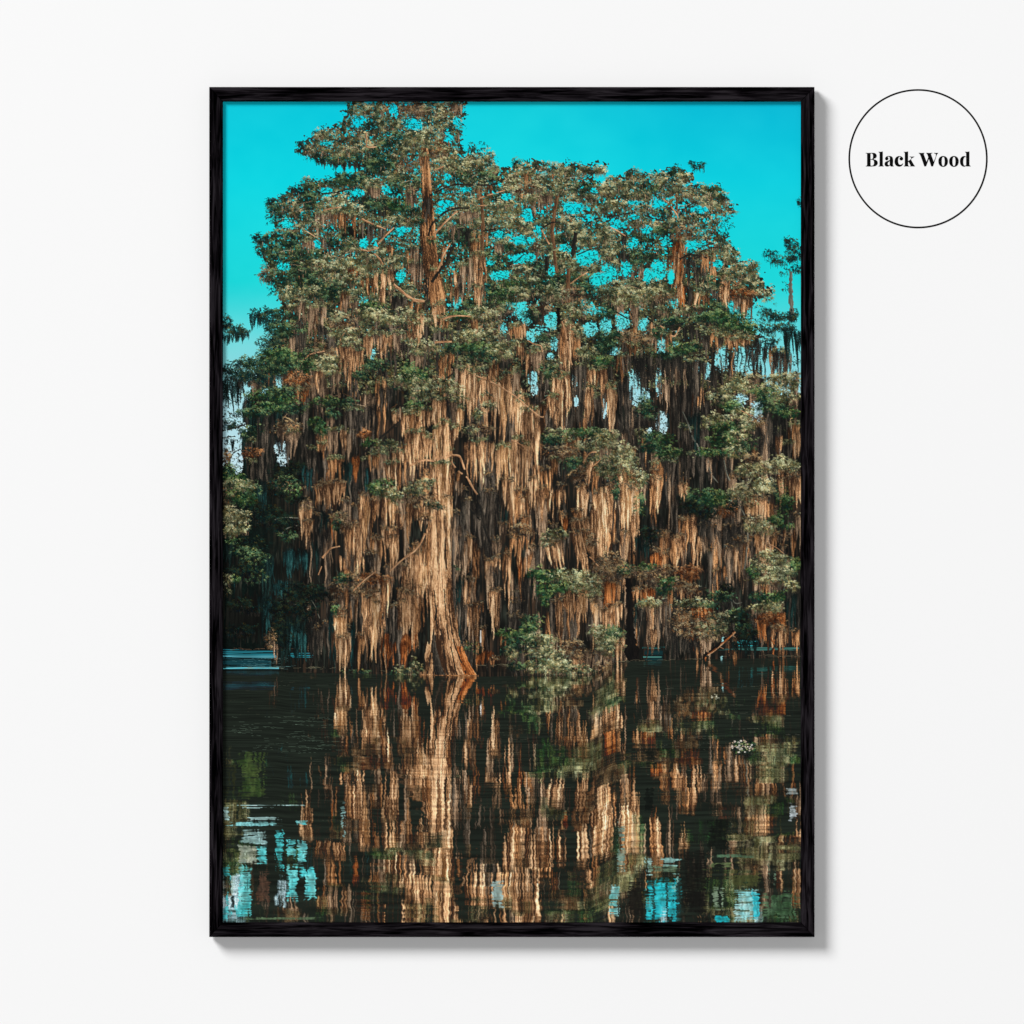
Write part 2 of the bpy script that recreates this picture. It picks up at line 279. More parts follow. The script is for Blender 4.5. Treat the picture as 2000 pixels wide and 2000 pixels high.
# strokes of the print, sheet by sheet quarter: kind, place, size, palette
# F = needles (x y rx ry pal [dens]); M = moss (x y w l pal [lean]); B = limb (pal w0 w1 x y ...);
# H = sky gap, D = hollow of shade (x y rx ry); small h/d = same, drawn in turn
TILES = [
(430, 190, 4.83, """
H 1310 230 80 90 .6
H 1810 250 50 60 .8
H 1000 440 60 25 .8
H 1000 880 60 25 .8
H 1300 900 70 45 .6
H 1580 870 70 60 .5
H 1700 1260 70 50 .7
H 1360 1380 50 50 .7
H 600 1600 70 40 .9
H 920 1390 40 60 .6
H 1710 1690 50 60 .7
H 640 1190 90 60 .55
H 1640 130 60 90 .5
D 1550 1030 130 120
D 1400 980 100 90
D 800 1620 200 110
D 1600 1750 150 150
D 1100 1780 180 130
D 1250 1280 170 90
F 1260 70 60 45 G .7
F 1330 120 120 80 O
F 1450 110 100 80 O
F 1230 150 60 30 G .7
F 1620 120 110 110 b .8
F 1730 80 100 70 b .8
F 1850 110 90 120 b .8
F 1270 230 100 40 G .6
F 1150 270 70 45 d .7
F 1420 240 150 70 G .9
F 1600 250 150 80 O .9
F 1780 330 60 30 O
F 1260 330 120 30 d .6
F 1350 350 60 50 O
B k 2 1.5 1040 400 1100 410 1180 440
F 960 360 105 60 O
F 780 440 50 40 d .8
F 790 515 60 40 d .7
M 1050 590 280 90 S
M 1280 620 280 100 S
F 900 490 120 50 O
F 1000 570 140 55 G
F 1200 570 160 60 G
F 1100 490 170 60 o
F 1350 450 130 90 O
M 980 640 14 95 S
F 1500 540 150 120 G
F 1650 420 160 100 G
F 1830 420 120 100 O
F 1700 520 110 80 O
B l 3 2 1380 340 1385 400 1390 470 1480 470
F 1450 660 150 90 G
F 1600 650 130 90 G
M 1670 680 60 90 R
F 1750 640 100 60 b
F 1700 750 140 80 O
M 1440 790 160 160 p
F 820 790 50 50 O .9
F 720 870 60 50 d .9
F 850 880 110 80 G
F 1080 790 120 50 G
F 1200 760 150 70 G
F 1330 800 140 70 G
B k 2 2 880 840 960 910 1100 900 1250 865 1340 860
F 1440 850 120 80 O
M 1450 840 120 150 p
F 1640 850 100 90 G
F 1800 800 100 70 G
M 1800 830 100 170 p
F 580 950 80 40 d .8
F 480 990 50 50 d .9
F 560 1040 110 60 G
F 660 1010 90 60 O
F 850 980 100 90 G
F 1100 960 110 60 o
F 1200 1050 190 70 o
F 1010 1060 120 60 o
B l 2.5 2 980 1070 1060 1050 1150 1040 1210 1050
F 1480 1000 140 70 G
F 1680 1020 120 80 g
M 1800 900 100 150 p
F 470 1130 45 60 d .7
F 560 1160 110 50 d .55
F 740 1120 130 80 O .8
F 560 1110 100 30 G .6
B k 2 1 500 1190 620 1155 720 1160
M 1000 1080 200 180 p
M 1170 1080 180 190 r
M 1300 1100 100 220 r
M 920 1130 60 180 p
B l 4 2.5 1340 1150 1420 1190 1560 1245
M 1380 1150 140 220 s
M 1480 1200 140 200 s
F 860 1180 100 60 O .8
F 1650 1170 110 70 O
F 1800 1080 80 60 G
F 1780 1180 100 50 O
F 600 1260 90 40 O .7
F 700 1260 130 70 O .7
B l 2 1.5 700 1180 760 1230 900 1320
F 820 1330 120 70 O .8
F 380 1330 80 50 d .9
F 470 1320 90 50 G
F 350 1400 50 70 d .7
F 640 1330 120 70 G
F 480 1440 130 70 G
F 650 1420 130 80 G
M 1000 1330 120 160 S
M 830 1340 110 160 p
M 960 1330 40 120 p
B l 3.5 2.5 1480 1400 1560 1310 1640 1230
F 1150 1380 160 70 G
F 1280 1420 140 60 O
B l 3 2 1330 1440 1400 1450 1500 1420
F 520 1540 110 60 G
F 460 1600 80 50 O .8
B k 2 2 540 1620 640 1540 720 1480
F 720 1560 130 70 G
F 430 1690 70 60 b .8
F 560 1710 130 80 G
F 500 1800 50 70 d .7
F 900 1500 180 80 G
F 1000 1560 200 90 o
F 760 1680 180 90 G
F 1100 1640 200 90 O
F 1330 1570 200 90 o
F 1450 1500 130 80 O
B l 4 2 1460 1480 1510 1530 1540 1580
F 1600 1500 120 90 O
M 1600 1400 60 130 r
M 1250 1620 90 130 R
F 850 1790 200 90 G
F 650 1840 110 80 O
F 1050 1820 180 90 G
F 1300 1720 180 80 O
M 1400 1680 160 200 r
M 1520 1640 130 250 m
M 1610 1620 60 280 m
F 1680 1560 100 70 O
F 1250 1850 130 60 O
M 1790 1460 60 300 r
M 1860 1560 90 260 p
F 1780 1820 80 60 O
B l 5 4 1660 1790 1740 1850 1800 1900 1900 1960
M 1180 1850 130 200 r
"""),
(800, 190, 4.83, """
H 60 270 70 50 .8
H 380 390 50 60 .7
H 440 240 50 70 .5
H 1540 1050 95 60 .9
H 920 940 60 40 .8
H 1110 1120 50 60 .8
H 300 1080 60 40 .7
H 360 760 45 40 .6
H 540 870 60 30 .7
H 1210 1250 50 40 .8
H 1690 1500 110 60 .9
H 1790 1720 80 60 .9
H 1080 1520 120 45 .8
H 860 1680 100 45 .85
H 1060 1350 140 60 .55
H 850 1300 60 50 .6
H 1340 1640 40 50 .8
H 1640 1560 60 40 .8
H 1450 1420 60 40 .6
H 1740 890 40 40 .6
H 760 1560 60 50 .4
H 350 1010 90 40 .6
D 500 1300 120 100
D 600 1500 120 150
F 100 100 100 80 b .9
F 250 120 130 90 O
F 410 100 100 90 b .8
M 505 60 24 110 s
M 440 40 80 140 p
F 340 220 140 80 O .9
F 230 290 130 60 O .9
F 430 320 60 100 G .6
M 400 330 40 120 s
M 470 330 40 130 p
B k 2 2 0 195 60 205 110 240
F 60 370 110 80 O
F 200 400 150 80 o
F 330 430 80 70 r .8
M 270 470 170 110 r
M 180 470 130 110 r
F 350 560 110 90 o
F 260 530 90 40 b
F 590 470 45 40 d .8
F 690 450 35 35 d .7
F 740 510 40 50 O .6
B k 1.5 1 570 580 590 520 650 490 710 480
F 640 590 110 70 O
F 760 570 50 50 o
F 560 650 130 70 O
F 720 680 130 80 O
F 450 650 120 80 o
F 300 640 120 70 o
B l 3 2 240 690 290 670 330 650
F 810 670 50 50 o .8
F 480 740 150 60 G
F 700 750 120 60 G
F 620 820 140 50 O
B k 4 3 190 930 330 860 450 825 600 830 800 825 900 770
F 1010 620 50 50 G
F 1080 660 90 50 O
F 1230 640 100 50 O
F 1400 680 120 60 O
F 1560 680 130 60 O
F 1710 690 100 40 O
F 1810 680 50 40 o
F 990 760 130 80 o
F 1180 760 130 80 O
F 950 830 110 70 o
F 1320 800 150 80 O
F 1500 850 150 80 O
F 1660 850 140 70 G
F 1830 880 100 60 O
B k 2 1 1640 790 1700 750 1760 700
M 1350 730 34 70 R
M 1110 700 70 190 r
M 1050 880 60 210 r
F 1250 900 170 80 O
M 1200 920 140 200 p
M 1290 900 120 180 p
F 1650 950 150 50 O
F 1120 860 130 60 b
F 900 880 90 50 O
B l 3.5 2 640 970 700 940 760 920 900 880
M 640 850 80 130 r
M 760 830 60 120 r
F 560 1000 170 80 O
F 750 1000 150 70 o
F 840 950 80 50 G
B n 7 8 680 960 690 1120 690 1300 685 1450
B l 2 1 650 1025 760 1022
B k 5 3.5 180 1310 215 1200 330 1090 450 1050 560 1050
B l 4 3 240 1290 320 1200 420 1100 480 1070
B k 2 1.5 220 1010 280 970 330 940
F 500 1120 150 80 O
M 560 1060 180 160 p
F 800 1120 150 80 o
F 950 1060 120 70 o
F 700 1190 150 70 O
F 980 1180 140 80 o
F 1130 960 120 60 o .8
F 900 1000 100 50 o
B k 3 2 700 1265 800 1250 900 1265
F 450 1290 150 80 G
F 560 1350 110 80 G
M 400 1190 60 190 p
M 490 1230 90 180 S
M 570 1250 90 160 S
M 660 1260 130 260 r
M 620 1330 80 260 r
F 330 1180 80 60 O
M 530 1560 110 370 p
M 600 1480 70 420 p
M 430 1640 60 300 m
M 480 1650 50 290 s
M 330 1400 60 200 r
M 80 1540 170 200 p
M 40 1400 90 180 p
B k 7 6 215 1745 270 1660 340 1570 380 1470 425 1390
B l 4 3 265 1640 300 1560 330 1470 385 1380
F 900 1390 110 60 O
M 850 1360 80 160 p
F 800 1520 130 60 G
F 830 1600 110 50 G
F 1000 1420 130 60 G
F 1100 1240 130 60 O
F 1150 1330 90 60 O
M 1190 1370 60 160 p
F 1180 1590 130 70 G
F 1050 1650 130 70 O
F 1000 1780 170 90 g
F 800 1830 120 80 G
F 1150 1780 160 90 O
F 1300 1400 130 100 O
F 1400 1510 130 80 o
F 1300 1180 130 60 O
F 1480 1180 160 80 O
F 1570 1260 120 90 O
F 1650 1350 130 60 O
F 1850 1330 100 90 O
F 1850 1430 100 80 O
F 1450 1320 100 60 G
B n 8 8 1395 930 1375 1050 1350 1200 1350 1330 1370 1430
B l 3 3 1240 1240 1280 1320 1320 1390
B k 3 3 1240 1250 1330 1190 1420 1180
B k 4 3 1660 1210 1760 1150 1930 1120
B k 2.5 2 990 1560 1090 1480 1160 1440
B k 3 2 1580 1490 1700 1440 1810 1415
B k 10 9 1570 1280 1550 1400 1535 1500
B k 8 8 1295 1500 1295 1640
B n 7 7 1365 1450 1375 1560 1390 1660
F 1400 1710 140 80 G
F 1300 1780 120 80 G
F 1550 1600 150 60 O
F 1700 1620 130 40 O
F 1600 1750 150 90 G
F 1350 1830 150 80 O
M 1500 1760 130 190 p
B n 9 9 1500 1620 1495 1780 1500 1940
B l 2 2 1520 1760 1600 1700 1680 1650
F 1880 1650 60 50 O
F 1700 1850 150 70 G
F 1480 1080 60 30 o
M 660 1440 120 500 m
M 700 1500 50 440 m
M 630 1560 50 380 m
"""),
(1170, 190, 4.83, """
H 950 1060 80 40 .8
H 560 1010 90 50 .7
H 330 1000 80 35 .7
H 330 1130 60 30 .6
H 150 1210 70 40 .7
H 870 1410 55 60 .9
H 330 1380 60 60 .7
H 560 1640 70 90 .9
H 100 1650 70 80 .9
H 680 1690 30 70 .9
H 450 1250 60 50 .6
H 1180 1220 90 80 .5
H 960 1400 60 40 .7
H 1110 1570 60 50 .7
H 620 1360 50 50 .6
H 250 1620 50 80 .8
H 460 1700 40 80 .8
F 30 690 50 30 o
F 940 640 70 38 G
B k 1.5 1 880 700 930 660 1000 630
F 860 610 12 14 d
F 150 790 90 50 O
F 310 720 80 50 O
F 430 735 40 30 O .7
F 380 790 120 70 O
F 220 850 150 70 O
F 60 880 100 70 o
F 560 750 110 60 O
F 720 720 100 80 G
F 800 750 80 60 o
F 650 840 170 80 O
F 480 850 120 60 G
F 930 860 90 50 o .8
F 1070 890 100 60 g
F 1120 950 120 60 O
F 950 930 150 50 O .8
F 820 900 110 50 O .8
F 1050 1020 150 50 O
F 1230 1060 60 50 o .7
F 1010 1080 90 30 O .7
F 400 920 150 50 O
F 420 1040 120 50 O .8
F 180 1010 150 50 o
F 300 940 120 40 O
F 600 1090 90 40 G .8
F 500 1210 150 50 O .9
F 350 1180 120 40 O .9
F 60 1040 100 50 O
B n 3 4 725 900 735 1000 740 1140
B l 2.5 3 600 960 660 1010 720 1090 745 1140
B k 3 2 750 1130 820 1050 920 980
F 720 1190 160 60 O
F 850 1150 120 60 O
F 780 1270 130 70 b
F 600 1260 140 60 G
F 1090 1190 60 70 O .8
F 1180 1290 40 80 d .5
F 950 1220 130 50 o .6
F 1150 1380 110 70 O .8
F 950 1330 120 60 o .6
F 400 1330 130 60 G
F 350 1510 140 70 G
F 150 1480 150 100 O
F 60 1320 100 90 O
F 500 1480 100 50 G
M 240 1270 60 230 S
M 235 1450 80 330 S
M 330 1330 30 120 S
M 590 1500 40 280 S
M 60 1630 40 150 s
M 160 1640 40 130 s
M 310 1640 60 110 p
M 380 1600 60 130 p
M 540 1420 30 150 S
M 630 1380 30 150 s
M 810 1490 100 440 S
M 880 1490 120 200 S
M 960 1520 100 412 s
M 1010 1450 140 200 r
M 1080 1480 70 320 r
M 1060 1540 30 260 m
M 740 1310 90 640 R
M 780 1330 90 240 r
M 670 1480 60 150 r
M 760 1500 60 480 r
M 730 1450 50 520 m
M 1180 1650 100 290 m
M 1180 1540 24 130 S
B k 3 2 440 1450 540 1370 640 1330
B k 4 3 760 1530 850 1490 960 1500 1020 1520
B k 2.5 1.5 850 1490 920 1440 1040 1380
B k 2.5 1.5 960 1460 1050 1420 1120 1420
B k 2.5 2.5 0 1140 150 1120 300 1095 400 1105 520 1150 600 1170
B l 2.5 2 0 1180 130 1240 250 1310
F 300 1780 200 80 O
F 520 1780 150 70 O
F 120 1810 150 70 O
F 350 1870 200 70 O
F 650 1850 130 70 o
F 150 1580 80 50 O .8
F 1250 1500 100 80 O .9
F 1350 1640 120 90 O .9
F 1450 1620 70 80 o .9
F 1430 1560 20 40 o
F 1540 1810 100 80 o .7
F 1400 1780 150 90 O .9
F 1240 1680 100 80 O
F 1080 1740 100 80 G
F 1230 1840 140 80 r .9
F 1350 1870 120 60 b
F 980 1820 70 60 O
M 1300 1780 100 170 r
F 1780 1340 50 45 d .8
F 1830 1400 80 50 d
F 1620 1470 70 40 d .8
F 1830 1490 90 60 d
F 1710 1540 120 40 d .8
F 1860 1610 50 50 d
F 1750 1650 60 40 d .7
B w 7 9 1810 1650 1805 1780 1805 1950
F 1740 1790 50 60 d .5
F 1885 980 25 40 d .8
"""),
(430, 560, 4.83, """
H 150 1000 60 120 .6
H 560 880 35 70 .8
H 1350 130 45 30 .8
H 80 1240 60 70 .8
H 110 1500 80 120 1
H 160 1650 50 100 1
H 560 1520 50 60 .9
H 420 990 60 30 .5
H 600 1620 60 80 .5
H 210 1330 60 50 .6
H 1440 640 30 50 .9
H 1000 470 20 30 .8
H 60 1080 40 80 .6
D 1000 330 130 200
D 600 760 180 150
D 850 1320 160 230
D 1450 950 150 250
D 1550 1050 120 180
D 1420 700 80 80
D 900 1500 130 300
D 450 1600 120 300
D 1250 1800 250 200
D 700 1750 200 150
D 1750 600 60 100
F 60 330 60 70 d
F 140 410 110 60 d .9
F 230 430 60 40 d .8
M 130 450 210 110 T
F 400 230 110 45 d
M 340 260 130 170 T
F 480 310 110 80 d
F 570 250 90 60 G
F 600 400 180 90 G
F 480 520 120 80 d .9
F 520 630 180 60 g
F 650 650 150 60 g
F 240 720 110 45 d
F 80 770 60 60 d .9
F 350 730 190 80 G
F 180 830 150 70 d
M 110 860 170 330 T
M 60 900 60 240 T
M 210 850 80 200 S
F 350 850 180 80 d
F 620 730 180 80 G
F 560 800 80 50 G
M 620 820 60 150 p
F 720 150 130 90 o
F 880 60 170 70 O
M 780 140 50 280 p
M 880 160 100 380 p
M 900 240 30 300 m
M 740 180 60 150 p
F 1050 60 130 80 G
M 1200 60 140 240 p
M 1270 120 80 200 p
M 1160 40 60 200 r
M 1540 0 46 270 m
M 1620 20 50 160 p
M 1700 60 160 160 s
M 1850 130 150 180 r
B l 5 6 1640 -20 1700 30 1770 90 1850 130 1930 140
F 1450 180 130 50 g
F 1420 250 180 50 o
F 1600 310 180 50 o
F 1730 240 130 50 O
F 1850 330 100 60 o
F 1150 330 140 70 b
F 1100 280 90 50 O
M 1040 400 70 160 s
M 960 360 90 180 S
F 1190 440 150 60 o
F 1230 510 110 40 o
B l 2.5 2 1130 520 1180 430 1240 395 1320 378
M 1400 440 90 230 m
M 1540 430 150 290 m
M 1570 430 80 200 m
M 1690 420 100 230 p
M 1760 500 100 180 s
M 1830 420 120 130 m
M 1480 430 80 160 p
F 950 620 160 60 b
F 860 640 100 50 G
B l 3 2 760 710 810 680 850 640 990 605
F 1000 700 180 60 o
F 830 750 80 70 g
F 1050 780 110 60 o
M 1170 540 120 300 m
M 1140 600 50 380 m
M 1250 560 60 390 m
M 1315 560 80 380 m
M 1190 700 30 330 m
M 920 750 130 360 p
M 930 760 70 280 m
M 860 840 60 280 p
M 970 850 60 300 p
M 1090 790 60 370 p
F 1330 830 80 50 G
F 1480 740 130 60 G
F 720 870 130 70 r
F 760 960 110 60 b
F 600 1000 190 60 G
F 350 1020 120 50 g
M 800 980 60 120 R
M 740 960 80 130 r
F 480 1130 180 50 g
F 300 1190 190 50 G
F 700 1140 150 60 G
F 600 1060 130 40 g
F 1000 1080 150 50 g
F 1150 1090 150 40 G
F 1060 1190 70 50 G
M 950 1000 60 200 s
B k 4 3 20 1360 150 1330 260 1290
B k 2 2 20 1430 80 1415 150 1415
B k 2 2 100 1620 130 1570 200 1530
F 100 1290 90 40 d .8
F 260 1390 80 70 G
F 360 1350 90 60 G
M 470 820 30 210 r
M 310 890 60 130 p
M 110 1440 60 120 T
M 400 1230 120 560 S
M 510 1230 70 640 S
M 430 1260 60 300 s
M 300 1430 90 200 s
F 660 1340 140 70 b .9
F 640 1290 110 50 b
M 680 1350 130 220 p
M 580 1320 60 180 p
B l 2.5 1.5 600 1390 680 1330 780 1290
F 310 1570 80 60 r
M 300 1620 80 230 s
F 60 1600 50 90 b
F 130 1810 130 80 g
F 240 1880 120 60 o
F 90 1720 70 50 G
F 650 1790 190 100 k
F 700 1700 120 60 k
M 650 1450 60 330 s
M 560 1420 60 200 S
F 580 1850 100 60 b .7
F 700 1880 100 50 b .7
M 830 1350 160 420 S
M 900 1500 150 400 s
M 820 1700 90 240 t
M 970 1360 120 290 m
M 960 1450 80 180 r
M 1060 1330 90 260 p
M 1160 1330 70 190 m
M 1040 1230 60 140 p
M 1100 1590 150 330 r
M 1060 1600 80 300 r
M 1275 1600 60 290 R
M 1200 1640 100 280 T
M 1370 1600 80 320 s
M 1380 1700 50 230 t
M 1270 1130 200 430 s
M 1340 1180 100 300 S
M 1430 1100 130 300 S
M 1550 950 160 320 S
M 1500 1170 44 130 r
M 1655 1170 70 130 m
M 1700 1140 50 110 p
F 1780 750 80 60 g
F 1750 870 130 50 o
F 1830 900 90 40 O
F 1850 1110 100 50 g
F 900 1270 70 50 g
F 950 1340 60 50 g
F 1360 1390 70 50 r
F 1420 1470 90 50 g
F 1560 1480 100 50 O
B k 5 4 1350 1580 1450 1480 1560 1390 1650 1310 1720 1250
M 1800 1150 160 380 m
M 1760 1170 80 200 m
M 1720 1400 50 460 s
M 1680 1520 110 330 m
M 1860 1330 140 440 m
M 1800 1450 90 440 m
M 1500 1540 120 300 p
M 1450 1560 90 260 r
M 1560 1560 80 260 p
M 1620 1630 130 300 m
F 1470 1890 80 50 g
F 1850 1880 80 50 O
"""),
(800, 560, 4.83, """
H 1050 230 65 75 1
H 950 180 60 40 .7
H 1330 320 55 75 1
H 1170 460 70 55 .9
H 1250 400 80 40 .6
H 1100 330 40 40 .6
H 1690 200 60 60 .7
H 1700 410 70 60 .9
H 1850 380 50 80 .9
H 1810 50 80 50 .8
H 1650 150 60 50 .7
H 1800 240 60 40 .7
H 1360 540 40 60 .8
H 1330 660 30 30 .9
H 1550 900 30 60 .8
H 1160 860 40 60 .9
H 1180 960 30 60 .9
H 1570 1080 25 50 .8
H 1840 1150 25 90 .8
H 450 150 40 60 .7
H 720 40 40 70 .8
H 880 400 60 70 .4
D 300 420 130 90
D 440 700 120 110
D 880 760 60 60
D 960 1290 60 110
D 540 1430 70 90
D 1600 800 80 320
D 400 1150 60 100
D 700 1000 50 120
D 780 1750 80 180
D 1150 1480 50 130
D 1350 1500 100 150
D 150 1250 40 140
D 1700 1200 60 150
D 1500 1650 150 150
D 650 1300 60 60
F 480 260 130 40 g
F 700 250 150 50 o
B l 4 2.5 320 310 380 285 450 275 580 282
F 850 180 150 60 O
F 900 80 180 70 g
F 600 170 110 60 G
F 1050 60 150 60 O
M 480 -40 40 250 s
M 640 -20 70 280 m
M 690 -20 24 250 p
M 420 -20 60 280 m
F 450 570 150 50 G
F 650 560 200 50 g
F 850 620 150 80 o
F 950 540 120 40 o
F 700 650 150 60 G
F 560 460 150 60 o
F 800 450 120 60 O
F 150 560 150 60 o
F 80 520 80 40 O
B l 4 3.5 240 527 310 522 400 518
M 70 250 140 290 m
M 30 300 80 220 m
M 60 620 120 210 p
M 300 400 200 160 s
M 320 300 80 110 r
M 370 630 60 220 r
M 300 700 60 150 r
M 830 340 70 120 p
M 1020 340 150 210 m
M 1000 350 90 180 r
M 1040 500 70 260 m
M 1130 600 70 290 m
M 1190 560 130 220 p
M 1200 600 110 220 p
M 1250 600 50 250 p
M 1260 700 24 370 p
F 1290 560 60 40 O
F 1350 710 90 50 O
F 1330 800 100 70 G
F 1150 250 80 50 G
B k 3 3 1150 370 1250 385 1390 400
B k 2 2 1190 410 1290 425 1390 440
F 1280 480 110 40 G
B l 2.5 1.5 1100 500 1180 545 1240 560 1250 620
F 50 830 150 80 g
F 130 900 130 60 O
F 120 1000 150 80 O
B k 4 3 270 930 350 870 420 810
F 420 970 130 50 o
F 350 900 80 40 O
F 480 1060 90 50 o
M 560 750 170 480 m
M 620 780 100 400 m
M 680 820 100 430 m
M 780 700 70 650 m
M 870 840 170 600 m
M 900 850 100 480 M
M 960 780 150 430 m
M 1000 760 70 500 p
M 820 700 60 250 r
M 1050 980 150 540 m
M 1060 1050 80 420 M
M 1140 1120 170 560 m
M 1230 1220 60 350 m
M 720 1000 80 360 m
B l 3.5 2.5 620 840 750 890 880 960 1000 1040 1130 1150 1220 1222 1270 1230
B n 3 3 830 850 880 930 960 1000
F 640 1200 50 60 O
F 760 1120 70 40 O
F 680 1330 110 50 b
F 560 1350 90 40 O
B q 9 9 1405 200 1410 320 1405 430
M 1470 330 100 560 m
M 1500 300 70 520 m
M 1450 350 60 400 r
B l 3 3 1440 330 1480 480 1510 660 1530 740
M 1440 780 160 580 m
M 1400 820 90 500 m
M 1500 800 60 560 m
M 1350 1000 110 330 m
M 1260 1100 60 220 r
M 1690 760 100 250 m
M 1700 930 120 370 m
M 1670 980 60 340 m
M 1800 750 80 260 r
M 1600 680 150 600 S
M 1600 700 80 400 s
M 1780 1000 80 350 s
M 1900 880 90 500 m
F 1550 240 130 60 o
F 1620 170 90 50 O
F 1400 60 130 50 O
F 1560 80 130 60 b
F 1580 420 60 60 O
F 1680 620 130 70 O
F 1830 700 110 50 g
F 1850 560 90 70 G
F 1900 150 60 120 G
F 1250 200 100 60 b
F 1450 1380 200 50 O
F 1650 1370 200 50 g
F 1850 1400 130 70 O
F 1350 1440 130 50 G
M 1500 1420 140 220 r
M 1420 1430 70 200 s
M 1590 1420 60 160 m
F 1700 1500 150 60 O
F 1450 1570 200 70 b
F 1560 1660 120 60 G
M 1700 1620 70 320 m
M 1770 1600 70 220 r
M 1640 1690 90 260 m
M 1850 1550 100 180 m
B l 2.5 2 1640 1660 1680 1590 1720 1562 1765 1560
B l 2 1.5 1720 1700 1770 1660 1810 1620
F 1840 1720 100 90 O
F 1600 1780 90 60 b
M 1280 1700 110 250 r
M 1190 1680 50 260 m
M 1370 1600 70 300 r
M 290 1040 110 380 m
M 240 1060 60 330 m
M 300 1300 150 340 M
M 340 1250 100 380 m
M 100 1130 200 330 m
M 40 1180 110 260 r
M 60 1340 170 430 m
M 180 1380 90 420 m
M 420 1050 90 320 p
M 480 1130 70 280 M
M 420 1300 80 280 m
B l 5 4 -10 1700 60 1660 130 1637 240 1640 330 1600 410 1588
B l 4.5 3 400 1588 470 1600 500 1660 530 1760 600 1900
B l 4 3 395 1650 450 1730 540 1800 600 1900 640 1960
M 560 1440 60 380 m
M 620 1430 90 430 m
M 690 1420 80 400 m
M 760 1470 60 300 m
M 860 1480 110 480 m
M 930 1470 150 490 M
M 1010 1390 100 570 m
M 1090 1440 90 520 m
M 1190 1350 60 330 m
M 750 1750 80 220 s
M 250 1640 110 320 m
M 350 1640 130 320 m
M 310 1680 60 280 M
M 440 1740 60 230 r
M 470 1830 60 150 p
B l 3 2 960 1450 1020 1475 1080 1510
F 150 1850 90 60 O
F 60 1870 80 50 b
"""),
